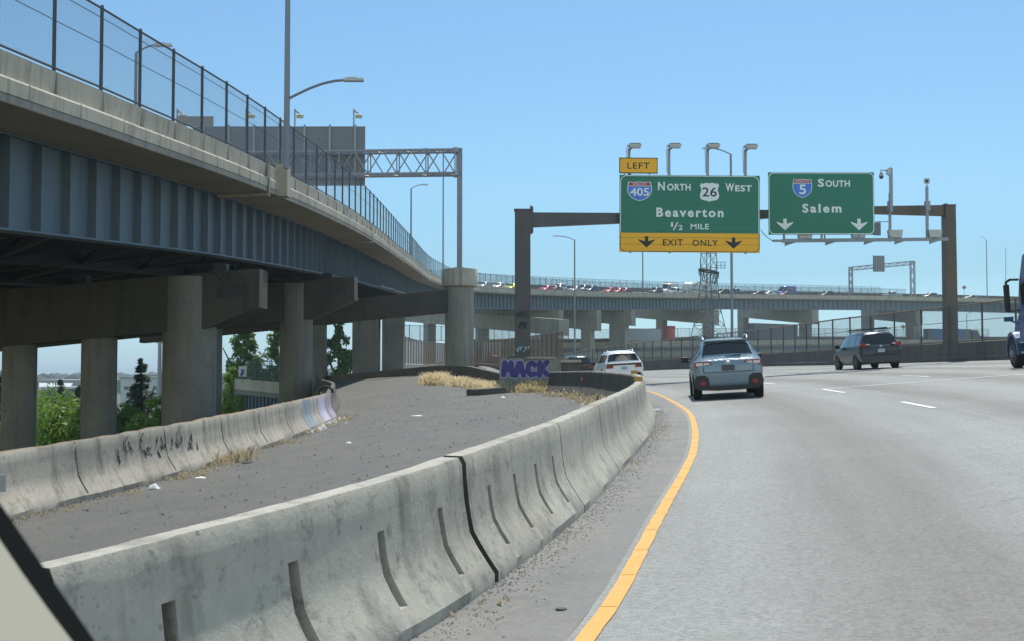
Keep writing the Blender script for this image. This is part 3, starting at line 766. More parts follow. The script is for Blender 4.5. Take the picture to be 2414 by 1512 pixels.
# ------------------------------------------------------------------ sign gantry
gl_ = W(1232, 845, 54.5); gr_ = W(2241, 830, 67.2)
gan = thing('sign_gantry', GP(gl_.x, gl_.y), 'dark weathered steel sign gantry spanning the highway on two box posts', 'gantry')
def boxpost(p, w0, w1, z0, z1, dep):
    mb = MB(); vs = []
    for z, ww in ((z0, w0), (z1, w1)):
        for sx, sy in ((-1, -1), (1, -1), (1, 1), (-1, 1)): vs.append(Vector((p.x + sx * ww / 2, p.y + sy * dep / 2, z)))
    mb.add(vs, [(0, 1, 2, 3), (4, 5, 6, 7), (0, 1, 5, 4), (1, 2, 6, 5), (2, 3, 7, 6), (3, 0, 4, 7)]); return mb
zl = W(1232, 497, 54.5).z; zr_ = W(2241, 486, 67.2).z
mb = boxpost(gl_, .70, .69, W(0, 845.5, 54.5).z, zl, .62); mb.box((gl_.x, gl_.y, zl + .02), (.76, .7, .05))
mb.box((gl_.x, gl_.y, W(0, 845.5, 54.5).z + .04), (1.3, 1.2, .09)); LPOST = mb
rbase = g(gr_.x, gr_.y)
mb = boxpost(gr_, .64, .56, rbase - 2.5, zr_, .7); mb.box((gr_.x, gr_.y, zr_ + .02), (.62, .76, .05)); mb.build('post', WEATH_BR, gan)
A0 = W(1252, 519, 54.5); A1 = W(1470, 515, 57.4); A2 = W(1800, 506, 60); A3 = W(2050, 496, 64.5); A4 = W(2226, 497, 67)
def tbeam(pts, hs, dep):
    mb = MB(); vs = []
    for p, h in zip(pts, hs):
        for sy, sz in ((-1, -1), (1, -1), (1, 1), (-1, 1)): vs.append(Vector((p.x, p.y + sy * dep / 2, p.z + sz * h / 2)))
    fs = []
    for i in range(len(pts) - 1):
        for k in range(4): fs.append((i * 4 + k, i * 4 + (k + 1) % 4, i * 4 + 4 + (k + 1) % 4, i * 4 + 4 + k))
    fs += [(0, 1, 2, 3), tuple(len(vs) - 4 + k for k in range(4))]; mb.add(vs, fs); return mb
tbeam([A0, A1, A2], [.64, .46, .42], .4).build('beam', WEATH, gan)
tbeam([A2 + Vector((.0, 0, 0)), A3, A4], [.4, .38, .58], .38).build('beam', WEATH_BR, gan)
mb = MB()
for p, h, dx in ((A0, 1.2, .0), (A4, .72, 0)):
    mb.box((p.x + dx, p.y, p.z), (.09, .66, h)); mb.box((p.x + dx + .07, p.y, p.z), (.05, .6, h * .92))
mb.build('flange', WEATH, gan)

SGY = 56.8
def signroot(name, x0, x1, y0, y1, d, label):
    c = W((x0 + x1) / 2, (y0 + y1) / 2, d)
    return thing(name, c, label, 'sign'), c, F / d
SM = [S_GREEN, S_WHITE, S_YEL, S_BLACK, S_BLUE, S_RED]
# big sign
r1, c1, ppm = signroot('exit_sign', 1459, 1792.5, 412, 596.5, SGY, 'large green and yellow overhead sign reading Beaverton and EXIT ONLY')
K = 5.347 * ppm
def cv(x, y): return ((x - 976.5) / K, (950 - y) / K)
def cb(x0, y0, x1, y1): a = cv(x0, y1); b_ = cv(x1, y0); return (a[0], a[1], b_[0], b_[1])
f1 = lambda a, b_, c: c1 + Vector((a, -c, b_))
TLT = Matrix.Rotation(R(.45), 3, 'Y')
f1 = lambda a, b_, c: c1 + TLT @ Vector((a, -c, b_))
mb = MB(); X0, Z0, X1, Z1 = cb(88, 460, 1866, 1441)
zs = cv(0, 1197)[1]
mb.prism([(X0, zs), (X0, Z1), (X1, Z1), (X1, zs)], lambda a, b_, c: f1(a, b_, -c), .05, 0)
mb.prism([(X0, Z0), (X0, zs - .001), (X1, zs - .001), (X1, Z0)], lambda a, b_, c: f1(a, b_, -c), .05, 2)
mb.build('sign_panel', SM, r1)
mb = MB()
zz = Z0 + .36
while zz < Z1 - .1: mb.prism([(X0, zz), (X0, zz + .014), (X1, zz + .014), (X1, zz)], f1, .0025, 0); zz += .31
mb.build('panel_seam', basic('panel_seam_dark', (.02, .10, .06), .6), r1)
mb = MB(); iw = .035
o_ = rrect(X0 + .03, zs, X1 - .03, Z1 - .02, .30, 8, (1, 1, 0, 0)); i_ = rrect(X0 + .03 + iw, zs, X1 - .03 - iw, Z1 - .02 - iw, .265, 8, (1, 1, 0, 0))
n = len(o_)
mb.add([f1(a, b_, .005) for a, b_ in o_] + [f1(a, b_, .005) for a, b_ in i_], [(i, i + 1, n + i + 1, n + i) for i in range(n - 2)], 1)
for (a, zb_), (b_, _) in (((X0 + .03, zs), (X0 + .03 + iw, 0)), ((X1 - .03 - iw, zs), (X1 - .03, 0))): poly(mb, [(a, zs), (b_, zs), (b_, Z1 - .32), (a, Z1 - .32)], f1, .0045, 1)
o_ = rrect(X0 + .02, Z0 + .02, X1 - .02, zs, .27, 8, (0, 0, 1, 1)); i_ = rrect(X0 + .05, Z0 + .05, X1 - .05, zs, .24, 8, (0, 0, 1, 1))
n = len(o_)
mb.add([f1(a, b_, .005) for a, b_ in o_] + [f1(a, b_, .005) for a, b_ in i_], [(i, (i + 1) % n, n + (i + 1) % n, n + i) for i in range(1, n)], 3)
mb.build('border', SM, r1)
mb = MB()
put_text(mb, 'N', cb(573, 548, 662, 656), f1, .006, .03, mi=1); put_text(mb, 'ORTH', cb(690, 569, 990, 656), f1, .006, .03, 1.1, 1)
put_text(mb, 'W', cb(1430, 558, 1540, 662), f1, .006, .03, mi=1); put_text(mb, 'EST', cb(1553, 581, 1765, 662), f1, .006, .03, 1.1, 1)
put_text(mb, 'Beaverton', cb(555, 874, 1405, 994), f1, .006, .032, 1.28, 1)
put_text(mb, '1', cb(740, 1060, 766, 1118), f1, .006, .02, mi=1); put_text(mb, '/', cb(764, 1058, 836, 1160), f1, .006, .0, mi=1); put_text(mb, '2', cb(835, 1094, 889, 1159), f1, .006, .02, mi=1)
put_text(mb, 'MILE', cb(990, 1078, 1220, 1146), f1, .006, .02, 1.1, 1)
put_text(mb, 'EXIT', cb(638, 1276, 891, 1357), f1, .006, .015, 1.15, 3); put_text(mb, 'ONLY', cb(1012, 1280, 1335, 1360), f1, .006, .015, 1.15, 3)
mb.build('lettering', SM, r1)
mb = MB()
for x in (432, 1533): a = cv(x, 1240 if x < 900 else 1248); b_ = cv(x, 1384 if x < 900 else 1391); arrow_dn(mb, a[0], b_[1], a[1], 107 / K, f1, .006, 3)
mb.build('arrow', SM, r1)
def interstate(root, cx, cz, wd, ht, f, num, nbox, ibox):
    mb = MB(); shield(mb, ISH, cx, cz, wd, ht, f, .006, 1); shield(mb, ISH, cx, cz, wd, ht, f, .008, 4, .94)
    pts = [(x * .94, y * .94) for x, y in sym(ISH)]
    top = [(cx + x * wd, cz + y * ht) for x, y in pts if y > .30]
    zl2 = cz + .26 * ht; top2 = [(cx + .485 * .94 * wd, zl2)]
    order = [p for p in [(x, y) for x, y in [(x * .94, y * .94) for x, y in ISH] if y > .29]]
    rgt = [(cx + x * wd, cz + y * ht) for x, y in order] + [(cx + .455 * wd, zl2)]
    lft = [(2 * cx - a, b_) for a, b_ in reversed(rgt) if a > cx + 1e-5]
    poly(mb, rgt + lft, f, .0095, 5)
    poly(mb, [(cx - .455 * wd, zl2 - .012), (cx + .455 * wd, zl2 - .012), (cx + .455 * wd, zl2 + .012), (cx - .455 * wd, zl2 + .012)], f, .0105, 1)
    put_text(mb, num, nbox, f, .011, .018, 1.0, 1); put_text(mb, 'INTERSTATE', ibox, f, .0115, .0, 1.05, 1, 2)
    mb.build('route_shield', SM, root)
a = cv(341.5, 668); interstate(r1, a[0], a[1], 312 / K, 250 / K, f1, '405', cb(222, 625, 462, 728), cb(258, 566, 425, 594))
mb = MB(); a = cv(1228, 676); shield(mb, USH, a[0], a[1], 246 / K, 243 / K, f1, .006, 1)
put_text(mb, '26', cb(1136, 612, 1320, 731), f1, .008, .012, 1.05, 3); mb.build('route_shield', SM, r1)
mb = MB()
for x in (230, 728, 1210, 1690): a = cv(x, 460); mb.bar(f1(a[0], Z0 - .04, -.1), f1(a[0], Z1 + .04, -.1), .1, .1, up=(0, 1, 0))
mb.build('bracket', GALV, r1)
# LEFT tab
r2, c2, _ = signroot('exit_tab', 1458.5, 1549, 371, 408.5, SGY, 'small yellow LEFT tab standing on the top left of the large green sign')
f2 = lambda a, b_, c: c1 + TLT @ Vector((a, -c, b_))
mb = MB(); x0, z0, x1, z1 = cb(83, 240, 570, 441); mb.prism([(x0, z0), (x0, z1), (x1, z1), (x1, z0)], lambda a, b_, c: f2(a, b_, -c), .05, 3)
poly(mb, rrect(x0 + .04, z0 + .04, x1 - .03, z1 - .04, .06), f2, .005, 2); mb.build('sign_panel', SM, r2)
mb = MB(); put_text(mb, 'LEFT', cb(186, 303, 467, 383), f2, .008, .012, 1.12, 3); mb.build('lettering', SM, r2)
mb = MB()
for x in (150, 470): a = cv(x, 450); mb.box(f2(a[0], a[1], -.06), (.05, .05, .14))
mb.build('bracket', GALV, r2)
# Salem sign
d3 = 59.3
r3, c3, pp3 = signroot('guide_sign', 1811, 2061.5, 405.6, 554.3, d3, 'green overhead sign reading Salem with two white down arrows')
K = 4.757 * pp3
def cv(x, y): return ((x - 758.5) / K, (558.5 - y) / K)
f3 = lambda a, b_, c: c3 + Vector((a, -c, b_))
x0, z0, x1, z1 = cb(162, 205, 1355, 912)
mb = MB(); mb.prism([(x0, z0), (x0, z1), (x1, z1), (x1, z0)], lambda a, b_, c: f3(a, b_, -c), .05, 0); mb.build('sign_panel', SM, r3)
mb = MB(); ringpoly(mb, rrect(x0 + .015, z0 + .02, x1 - .015, z1 - .015, .25, 8), rrect(x0 + .055, z0 + .06, x1 - .055, z1 - .055, .22, 8), f3, .005, 1); mb.build('border', SM, r3)
mb = MB(); put_text(mb, 'S', cb(721, 279, 791, 371), f3, .006, .03, mi=1); put_text(mb, 'OUTH', cb(808, 297, 1083, 371), f3, .006, .03, 1.1, 1)
put_text(mb, 'Salem', cb(543, 562, 985, 664), f3, .006, .032, 1.28, 1); mb.build('lettering', SM, r3)
mb = MB()
for x in (347, 1181): a = cv(x, 731); b_ = cv(x, 862); arrow_dn(mb, a[0], b_[1], a[1], 97 / K, f3, .006, 1)
mb.build('arrow', SM, r3)
a = cv(546, 387); interstate(r3, a[0], a[1], 220 / K, 216 / K, f3, '5', cb(510, 345, 588, 455), cb(470, 298, 620, 322))
mb = MB()
for x in (340, 765, 1190): a = cv(x, 500); mb.bar(f3(a[0], z0 - .25, -.1), f3(a[0], z1 - .05, -.1), .1, .1, up=(0, 1, 0))
zz = z0 + .3
mb.build('bracket', GALV, r3)
# sign lights above the big sign
for i, (px, pt, lab) in enumerate(((1483, 345, 'sign light on a short pole behind the yellow LEFT tab'), (1577, 345, 'sign light on a pole above the word NORTH'), (1668, 345, 'sign light on a pole in front of a street lamp above the route 26 shield'), (1757, 347, 'sign light on a pole above the word WEST at the right corner'))):
    b0 = W(px, 413, SGY + .16); t0 = W(px, pt + 8, SGY + .16)
    rt = thing('sign_light', b0, lab, 'light', 'lights on poles above the green sign')
    ph = W(px + 13, pt - 2, SGY - .5)
    mb = MB(); mb.bar(b0 - Vector((0, 0, .3)), t0, .12, .12, up=(0, 1, 0)); e = ph + Vector((-.12, 0, -.08))
    mb.bar(t0, e, .1, .1); mb.tube([b0 + Vector((-.09, 0, .1)), b0.lerp(t0, .6) + Vector((-.1, 0, 0)), t0 + Vector((-.12, 0, -.02)), t0 + Vector((-.07, 0, .2)), e], .016, 5); mb.build('pole', GALV, rt)
    mb = MB(); mb.box(ph, (.60, .42, .08)); mb.box(ph + Vector((.02, -.02, -.08)), (.5, .34, .08)); mb.build('lamp_head', LAMP_MET, rt); mb = MB(); mb.box(ph + Vector((.02, .0, .07)), (.46, .25, .04)); mb.build('heat_sink', BLACK, rt)
# lower walkway bar with floodlights
wk0 = W(1822, 568, 58.6); wk1 = W(2232, 564, 66.4)
mb = MB(); mb.bar(wk0 + Vector((.5, 0, 0)), wk1, .22, .17); mb.bar(wk0, wk0 + Vector((.6, 0, 0)), .22, .1)
for px in (1847, 1935, 2024, 2098, 2186):
    t = (px - 1822) / 410; p = wk0.lerp(wk1, t); mb.prism([(0, -.09), (0, -.26), (.5, -.09)], lambda a, b_, c: p + Vector((a, c - .05, b_)), .1)
    mb.bar(p + Vector((0, .1, 0)), p + Vector((0, .1, .35)), .06, .06)
mb.build('light_rail', GALV, gan)
for px, lab in ((1888, 'boxy floodlight on the rail under the left half of the Salem sign'), (2008, 'boxy floodlight on the rail under the right arrow of the Salem sign'), (2096, 'boxy floodlight on the rail below the camera pole'), (2196, 'boxy floodlight on the rail beside the right gantry post')):
    t = (px - 1822) / 410; p = wk0.lerp(wk1, t) + Vector((0, -.2, .12)); rt = thing('floodlight', p, lab, 'light', 'floodlights on the lower rail')
    mb = MB(); vs = [Vector((p.x + sx * (.36 if top else .30), p.y + sy * .2, p.z - .05 + (.40 if top else 0))) for top in (0, 1) for sx, sy in ((-1, -1), (1, -1), (1, 1), (-1, 1))]
    mb.add(vs, [(0, 1, 2, 3), (4, 5, 6, 7), (0, 1, 5, 4), (1, 2, 6, 5), (2, 3, 7, 6), (3, 0, 4, 7)]); mb.build('lamp_housing', LAMP_MET, rt)
    mb = MB(); mb.box(p + Vector((0, .2, .15)), (.5, .03, .26)); mb.build('lens', CLEARLENS, rt)
p0 = W(2098, 570, 63.6); p1 = W(2100, 397, 63.6)
rt = thing('traffic_camera', p0, 'white dome traffic camera on a grey pole right of the Salem sign', 'camera')
mb = MB(); mb.bar(p0, W(2098, 455, 63.6), .12, .12, up=(0, 1, 0)); mb.bar(W(2101, 500, 63.4), p1, .15, .15, up=(0, 1, 0)); mb.box(W(2098, 486, 63.6), (.2, .3, .5)); mb.build('pole', GALV, rt)
mb = MB(); a = W(2099, 405, 63.6); mb.prism([(0, .25), (0, -.25), (-.2, -.12), (-.2, .12)], lambda x, z, c: a + Vector((x, c - .1, z)), .2); mb.tube([a + Vector((-.2, 0, .05)), a + Vector((-.5, 0, .08)), a + Vector((-.52, 0, -.05))], .03, 6); mb.build('arm', LAMP_MET, rt)
mb = MB(); a = W(2077.5, 412, 63.6); mb.lathe([(.05, .12), (.1, .02), (.12, -.1)], a, 'z', 14); mb.build('camera_housing', LAMP_MET, rt, 40)
mb = MB(); mb.lathe([(.11, -.1), (.1, -.17), (.05, -.22)], a, 'z', 14); mb.build('dome', BLACK, rt, 40)
p0 = W(2186, 568, 65.6)
rt = thing('radar_detector', p0, 'small box detector on a grey pole near the right gantry post', 'detector')
mb = MB(); mb.bar(p0, W(2185, 440, 65.6), .13, .13, up=(0, 1, 0)); mb.tube([W(2185, 440, 65.6), W(2185, 433, 65.6)], .03); mb.box(W(2186, 486, 65.6), (.24, .3, .5)); mb.build('pole', GALV, rt)
mb = MB(); mb.box(W(2185, 427, 65.5), (.27, .12, .27)); mb.build('detector_box', LAMP_MET, rt)
mb = MB(); mb.box(W(2185, 427, 65.43), (.15, .02, .13)); mb.build('detector_face', BLACK, rt)
p0 = W(2068, 540, 61.6); rt = thing('control_box', p0, 'thin grey panel peeking out at the right end of the Salem sign', 'box')
mb = MB(); mb.box(p0, (.34, .06, .66)); mb.build('box_body', S_BACK, rt); mb = MB(); mb.bar(W(2066, 523, 61.7), W(2099, 523, 63.2), .04, .04); mb.build('bracket', GALV, rt)
rt = thing('cable', W(1794, 543, SGY + .2), 'thin black cable sagging between the two green signs', 'cable')
mb = MB(); mb.tube([W(1794, 543, SGY + .2), W(1800, 551, 57.5), W(1810, 561, 58), W(1823, 569, 58.6)], .018, 5); mb.build('wire', BLACK, rt)

# pedestal with MACK graffiti
pz0 = g(0, 50); pt = W(0, 845.5, 54.5).z
ped = thing('sign_pedestal', GP(.55, 52.5), 'concrete pedestal of the sign post with purple bubble graffiti', 'pedestal')
px0 = W(1177.5, 900, 52.8).x; px1 = W(1322, 900, 52.8).x
mb = MB(); mb.box(((px0 + px1) / 2, 54.4, (pz0 + pt) / 2 - .4), (px1 - px0, 3.2, pt - pz0 + .8)); mb.build('block', CONC_PED, ped)
f4 = lambda a, b_, c: Vector((a, 52.8 - c, b_))
A = W(1180, 905, 52.8); Bq = W(1292, 849, 52.8)
mb = MB(); kk = [0]
def stroke(pts, hw, mi, base):
    for i, (x, z) in enumerate(pts):
        kk[0] += 1; poly(mb, [(x + hw * math.cos(a_ * math.pi / 8), z + hw * math.sin(a_ * math.pi / 8)) for a_ in range(16)], f4, base + kk[0] * .00012, mi)
        if i:
            x0, z0 = pts[i - 1]; L = math.hypot(x - x0, z - z0); nx, nz = -(z - z0) / L * hw, (x - x0) / L * hw
            kk[0] += 1; poly(mb, [(x0 + nx, z0 + nz), (x0 - nx, z0 - nz), (x - nx, z - nz), (x + nx, z + nz)], f4, base + kk[0] * .00012, mi)
GL = (([(.0, .05), (.1, .95), (.42, .42), (.74, .95), (.86, .05)],), ([(.02, .0), (.30, .9), (.52, .92), (.80, .0)], [(.2, .32), (.6, .32)]), ([(.72, .78), (.45, .95), (.12, .78), (.05, .3), (.35, .04), (.75, .12)],), ([(.06, .95), (.04, .0)], [(.78, 1.0), (.2, .5), (.82, .05)]))
zb0, zt0 = W(0, 886.5, 52.8).z, W(0, 853.5, 52.8).z; hh = zt0 - zb0; cw = (Bq.x - A.x) / 4.
for hw, mi, bs in ((.155, 1, .002), (.112, 0, .006)):
    kk[0] = 0
    for i, strokes in enumerate(GL):
        for st_ in strokes: stroke([(A.x + .13 + cw * i * 1.0 + x * cw * .86, zb0 + .02 + z * hh * .94) for x, z in st_], hw * (1 if i else 1.05), mi, bs)
mb.build('graffiti', [PURPLE, LILAC], ped)
mb = MB(); mb.box(((W(1240, 0, 52).x + W(1308, 0, 52).x) / 2, 52.8, W(0, 844, 53).z), (W(1308, 0, 53).x - W(1240, 0, 53).x, .5, .07)); mb.build('ledge', CONC_DECK, ped)
# white and dark tags on the post
def scrib(seed, x0, x1, y0, y1, d, nst, mt, nm, par, rr=.011):
    random.seed(seed); mb = MB(); n_ = nst
    for i in range(n_):
        cx = x0 + (x1 - x0) * (i + .5) / n_; pts = []
        for j in range(5): pts.append(W(cx + random.uniform(-1, 1) * (x1 - x0) / n_ * .7, y0 + (y1 - y0) * random.random(), d))
        mb.tube(pts, rr, 4)
    LPOST.add(mb.v, mb.f, mt)
scrib(5, 1216, 1248, 816, 830, 54.17, 6, 1, '', None, .017)
scrib(6, 1217, 1247, 728, 752, 54.17, 5, 2, '', None, .02); scrib(9, 1224, 1244, 756, 778, 54.17, 4, 2, '', None, .02)
LPOST.build('post', [WEATH, CYAN, INK], gan)
# blocks right of the pedestal, back wall and kerb
p = W(1333, 870, 54); root = thing('concrete_block', Vector((p.x, p.y, g(p.x, p.y))), 'short dark concrete block with pale cap right of the graffiti pedestal', 'block')
mb = MB(); zt = W(0, 855, 54).z; zb = g(p.x, p.y) - .3; xa, xb = W(1298, 0, 54).x, W(1366, 0, 54).x; mb.box(((xa + xb) / 2, 54.6, (zt + zb) / 2), (xb - xa, 1.6, zt - zb)); mb.build('block', CONC_DARK, root)
mb = MB(); mb.box(((xa + xb) / 2, 54.5, zt + .06), (xb - xa + .06, 1.66, .12)); mb.build('cap', CONC_DECK, root)
BW = Path(V3([(-14.6, 96), (-10, 91.5), (-6, 86), (-3.6, 77), (-1.5, 66), (-.3, 58.5)]))
root = thing('back_wall', GP(-6, 72), 'low dark concrete wall closing the paved area behind the dry grass', 'wall')
mb = MB()
prof = [(0, -.3), (0, .62), (-.3, .62), (-.3, -.6)]
for i in range(61):
    q = BW.L * i / 60; t, r = BW.fr(q); p = BW.at(q)
    for a, h in prof: mb.v.append(Vector((p.x + r.x * a, p.y + r.y * a, g(p.x, p.y) + h * (1 - .3 * ss(.45, 0, i / 60)))))
for i in range(60):
    for j in range(3): mb.f.append((i * 4 + j, i * 4 + 4 + j, i * 4 + 5 + j, i * 4 + 1 + j)); mb.m.append(0)
mb.build('wall_body', CONC_DARK, root)
mb = MB(); p = W(1145, 925, 48.5)
root = thing('kerb_stone', GP(p.x, p.y), 'short loose concrete kerb lying left of the graffiti pedestal', 'kerb')
a = GP(W(1112, 930, 47.9).x, 47.9); b_ = GP(W(1180, 922, 49.5).x, 49.6)
mb.bar(a + Vector((0, 0, .1)), b_ + Vector((0, 0, .1)), .5, .26); mb.build('kerb_body', CONC_DARK, root)
# reflectors on the barrier
for nm, px, py, d, mt, lab in (('amber_reflector', 1491, 907, 23.4, REFL_Y, 'nearer amber reflector on top of the curved barrier'), ('amber_reflector', 1492, 882, 30.5, REFL_Y, 'farther amber reflector on top of the curved barrier'),
                           ('orange_reflector', 1473.5, 910, 24.6, REFL_O, 'orange reflector on the shaded inner barrier face at its bend'), ('orange_reflector', 1366.5, 886, 41.5, REFL_O, 'orange reflector on the dark inner barrier face near the block')):
    q = BAR.near(W(px, py, d).x + .25, d); t, r = BAR.fr(q); p = BAR.at(q); z = g(p.x, p.y)
    top = nm[0] == 'a'
    c = Vector((p.x - r.x * (.305 if top else .42), p.y - r.y * (.305 if top else .42), z + (.85 if top else .52)))
    rt = thing(nm, c, lab, 'reflector'); mb = MB(); mb.box(c, (.16, .08, .09) if top else (.06, .13, .13), Matrix.Rotation(math.atan2(t.y, t.x) - R(90), 3, 'Z')); mb.build('plate', mt, rt)

# ------------------------------------------------------------------ lamps
def lamp(px, pt, base, d, arm, lab, hy=-12, r0=.1, ztop=None, headlen=.8, mt=POLE_GREY, sq=False, armz=None):
    top = W(px, pt, d) if ztop is None else Vector((W(px, 0, d).x, d, ztop))
    b0 = Vector((W(px, 800, d).x, d, base)); top.x = b0.x
    rt = thing('street_lamp', b0, lab, 'street lamp')
    mb = MB()
    mb.tube([b0, top], [r0, r0 * .75], 8); mb.build('pole', mt, rt, 40)
    A_ = W(px, pt if armz is None else armz, d); A_.x = b0.x; e = W(px + arm, (pt if armz is None else armz) + hy, d); sg = 1 if arm > 0 else -1
    L = abs(e.x - A_.x); H = e.z - A_.z; mb = MB()
    mb.tube([A_ + Vector((sg * L * t, 0, H * math.sin(t * math.pi / 2))) for t in (0, .2, .4, .6, .8, 1)], r0 * .42, 6); mb.build('arm', mt, rt, 40)
    mb = MB(); hl = headlen; mb.box(e + Vector((sg * hl * .4, 0, 0)), (hl, .3, .1)); mb.box(e + Vector((sg * hl * .3, 0, .07)), (hl * .5, .2, .06)); mb.build('lamp_head', LAMP_MET, rt)
    return rt
pb = W(672, 395, 47.6)
lamp(672, 235, pb.z - .05, 47.6, 143, 'tall grey street lamp on a parapet block, running out of the top of the picture', -46, .125, ztop=18.5, headlen=.78, armz=235)
s_ = DK.near(pb.x - .3, 54.6)
mb = MB(); c = dk(DK.near(-9, 48.), -.12, -.52); mb.box(c, (.46, .7, 1.25)); mb.build('lamp_block', CONC_DECK, bridge)
lamp(312, 125, 8.6, 54, 55, 'street lamp seen through the near fence mesh at the upper left', -18, .09)
lamp(968, 445, 13, 136, 26, 'thin street lamp rising behind the overpass fence left of the truss post', -9, .11)
lamp(1044, 362, 15.5, 190, -36, 'slender street lamp beside the truss post with its arm toward the left', -11, .13)
lamp(1355, 566, 1.5, 180, -36, 'street lamp standing between the graffiti post and the green sign', -9, .14, headlen=1.1)
lamp(1726, 364, 1., 124, -50, 'street lamp rising behind the large green sign with its arm to the left', -14, .15, headlen=1.)
lamp(1516, 560, 20.5, 316, -25, 'thin lamp pole on the far overpass, top hidden by the large green sign', -6, .2, mt=POLE_GREY)
lamp(2329, 567, 22.5, 362, -14, 'far street lamp on the overpass left of the blue truck', -8, .16)
lamp(2280, 742, 6., 340, 12, 'small street lamp below the overpass behind the right fence', -6, .12)
p = W(2371, 720, 362); rt = thing('mast', p, 'thin mast on the overpass just left of the blue truck', 'mast'); mb = MB(); mb.tube([p, W(2371, 587, 362)], [.12, .08], 6); mb.build('pole', GALV, rt)

# ------------------------------------------------------------------ truss gantry over the overpass
def truss(mb, a, b_, wd, ht, n, r=.06, br=.035):
    a = Vector(a); b_ = Vector(b_); t = (b_ - a).normalized(); up = Vector((0, 0, 1)); s = t.cross(up)
    if s.length < .1: s = Vector((0, 1, 0)); up = Vector((1, 0, 0))
    s.normalize()
    cs = [(i * wd / 2, j * ht / 2) for i, j in ((-1, -1), (1, -1), (1, 1), (-1, 1))]
    P_ = lambda k, i: a.lerp(b_, k / n) + s * cs[i][0] + up * cs[i][1]
    for i in range(4): mb.tube([P_(0, i), P_(n, i)], r, 6)
    for k in range(n):
        for i in range(4):
            j = (i + 1) % 4; mb.tube([P_(k, i), P_(k + 1, j)] if k % 2 else [P_(k, j), P_(k + 1, i)], br, 4)
    for k in range(0, n + 1, 2):
        for i in range(4): mb.tube([P_(k, i), P_(k, (i + 1) % 4)], br, 4)
tz0, tz1 = W(0, 411, 96).z, W(0, 356, 96).z
tg = thing('truss_gantry', Vector((pc.x, pc.y, zc2)), 'grey steel truss gantry carrying sign backs over the overpass', 'gantry')
mb = MB(); mb.bar(Vector((pc.x, pc.y, zc2)), Vector((pc.x, pc.y, W(0, 350, 96).z)), .40, .40, up=(0, 1, 0)); mb.box((pc.x, pc.y, zc2 + .06), (.8, .8, .12)); mb.build('post', POLE_GREY, tg)
xl = W(700, 0, 96).x - 8.
mb = MB(); truss(mb, (pc.x - .3, pc.y, (tz0 + tz1) / 2), (xl, pc.y + 1.5, (tz0 + tz1) / 2), 1.2, tz1 - tz0, 18, .11, .05)
mb.box((pc.x - .3, pc.y, tz1), (.4, 1.3, .35)); mb.box((pc.x - .3, pc.y, tz0), (.4, 1.3, .35)); mb.build('truss', GALV, tg)
mb = MB(); mb.bar((xl, pc.y + 1.5, 6), (xl, pc.y + 1.5, tz1 + .3), .42, .42, up=(0, 1, 0)); mb.build('post', POLE_GREY, tg)
for nm, x0, x1, y0, y1, d, mt, lab in (('overhead_sign', 452, 861, 298, 438, 97.6, S_BACK, 'large ribbed grey sign seen from behind, on the truss over the overpass'), ('overhead_sign', 415, 503, 274, 297.5, 97.8, S_BACKL, 'small beige sign back above the large ribbed one')):
    a = W(x0, y1, d); b_ = W(x1, y0, d); rt = thing(nm, (a + b_) / 2, lab, 'sign')
    mb = MB(); mb.box((a + b_) / 2 + Vector((0, .06, 0)), (b_.x - a.x, .04, b_.z - a.z)); mb.build('sign_panel', mt, rt)
    mb = MB(); z = a.z + .1
    while z < b_.z: mb.box(((a.x + b_.x) / 2, d + .02, z), (b_.x - a.x, .04, .05)); z += .16
    mb.build('rib', S_RIB, rt)
    if d == 97.6:
        x = a.x + .9; pst = []
        while x < b_.x: mb = MB(); mb.bar((x, d - .05, a.z + .1), (x, d - .05, b_.z + .12), .16, .1, up=(0, 1, 0)); mb.build('mounting_post', GALV, rt); x += 2.02
mb_ = [(580, 'sign light on the back of the ribbed sign seen through the fence'), (695, 'sign light just right of the tall lamp pole'), (834, 'sign light above the right end of the ribbed sign back'), (418, 'sign light above the small beige sign back')]
for px, lab in mb_:
    b0 = W(px, 300, 97.9); t0 = W(px, 257, 97.9); rt = thing('sign_light', b0, lab, 'light', 'lights above the ribbed sign backs'); mb = MB(); mb.bar(b0, t0, .11, .11, up=(0, 1, 0))
    mb.prism([(0, 0), (.0, -.25), (.42, -.45), (.42, -.38)], lambda x, z, c: t0 + Vector((x, c - .03, z)), .06); mb.build('pole', GALV, rt)
    mb = MB(); mb.box(t0 + Vector((.36, .4, -.5)), (.5, .5, .3), Matrix.Rotation(R(20), 3, 'X')); mb.build('lamp_head', basic('yellowed_lamp', (.45, .45, .33), .4), rt)
# far truss sign gantry
fa = W(2006, 694, 352); fb = W(2152, 706, 356)
tg = thing('truss_gantry', fa, 'far lattice gantry across the overpass with one small sign back', 'gantry')
mb = MB(); za, zb = W(0, 634, 352).z, W(0, 620, 356).z
truss(mb, fa - Vector((0, 0, 1)), Vector((fa.x, fa.y, za + .5)), .9, .9, 8, .12, .07); mb.build('leg', GALV, tg)
mb = MB(); truss(mb, fb - Vector((0, 0, 3)), Vector((fb.x, fb.y, zb + .5)), 1.1, 1.1, 10, .13, .07); mb.build('leg', GALV, tg)
mb = MB(); truss(mb, Vector((fa.x, fa.y, za)), Vector((fb.x, fb.y, zb)), .9, 1.0, 16, .12, .07); mb.build('truss', GALV, tg)
a = W(2058, 641, 352); b_ = W(2085, 603, 352); rt = thing('overhead_sign', (a + b_) / 2, 'small grey sign back on the far lattice gantry', 'sign')
mb = MB(); mb.box((a + b_) / 2, (b_.x - a.x, .1, b_.z - a.z)); mb.build('sign_panel', S_BACK, rt)
mb = MB()
for x in (2066, 2072, 2078): mb.bar(W(x, 641, 351.8), W(x, 603, 351.8), .2, .1, up=(0, 1, 0))
mb.build('rib', GALV, rt)
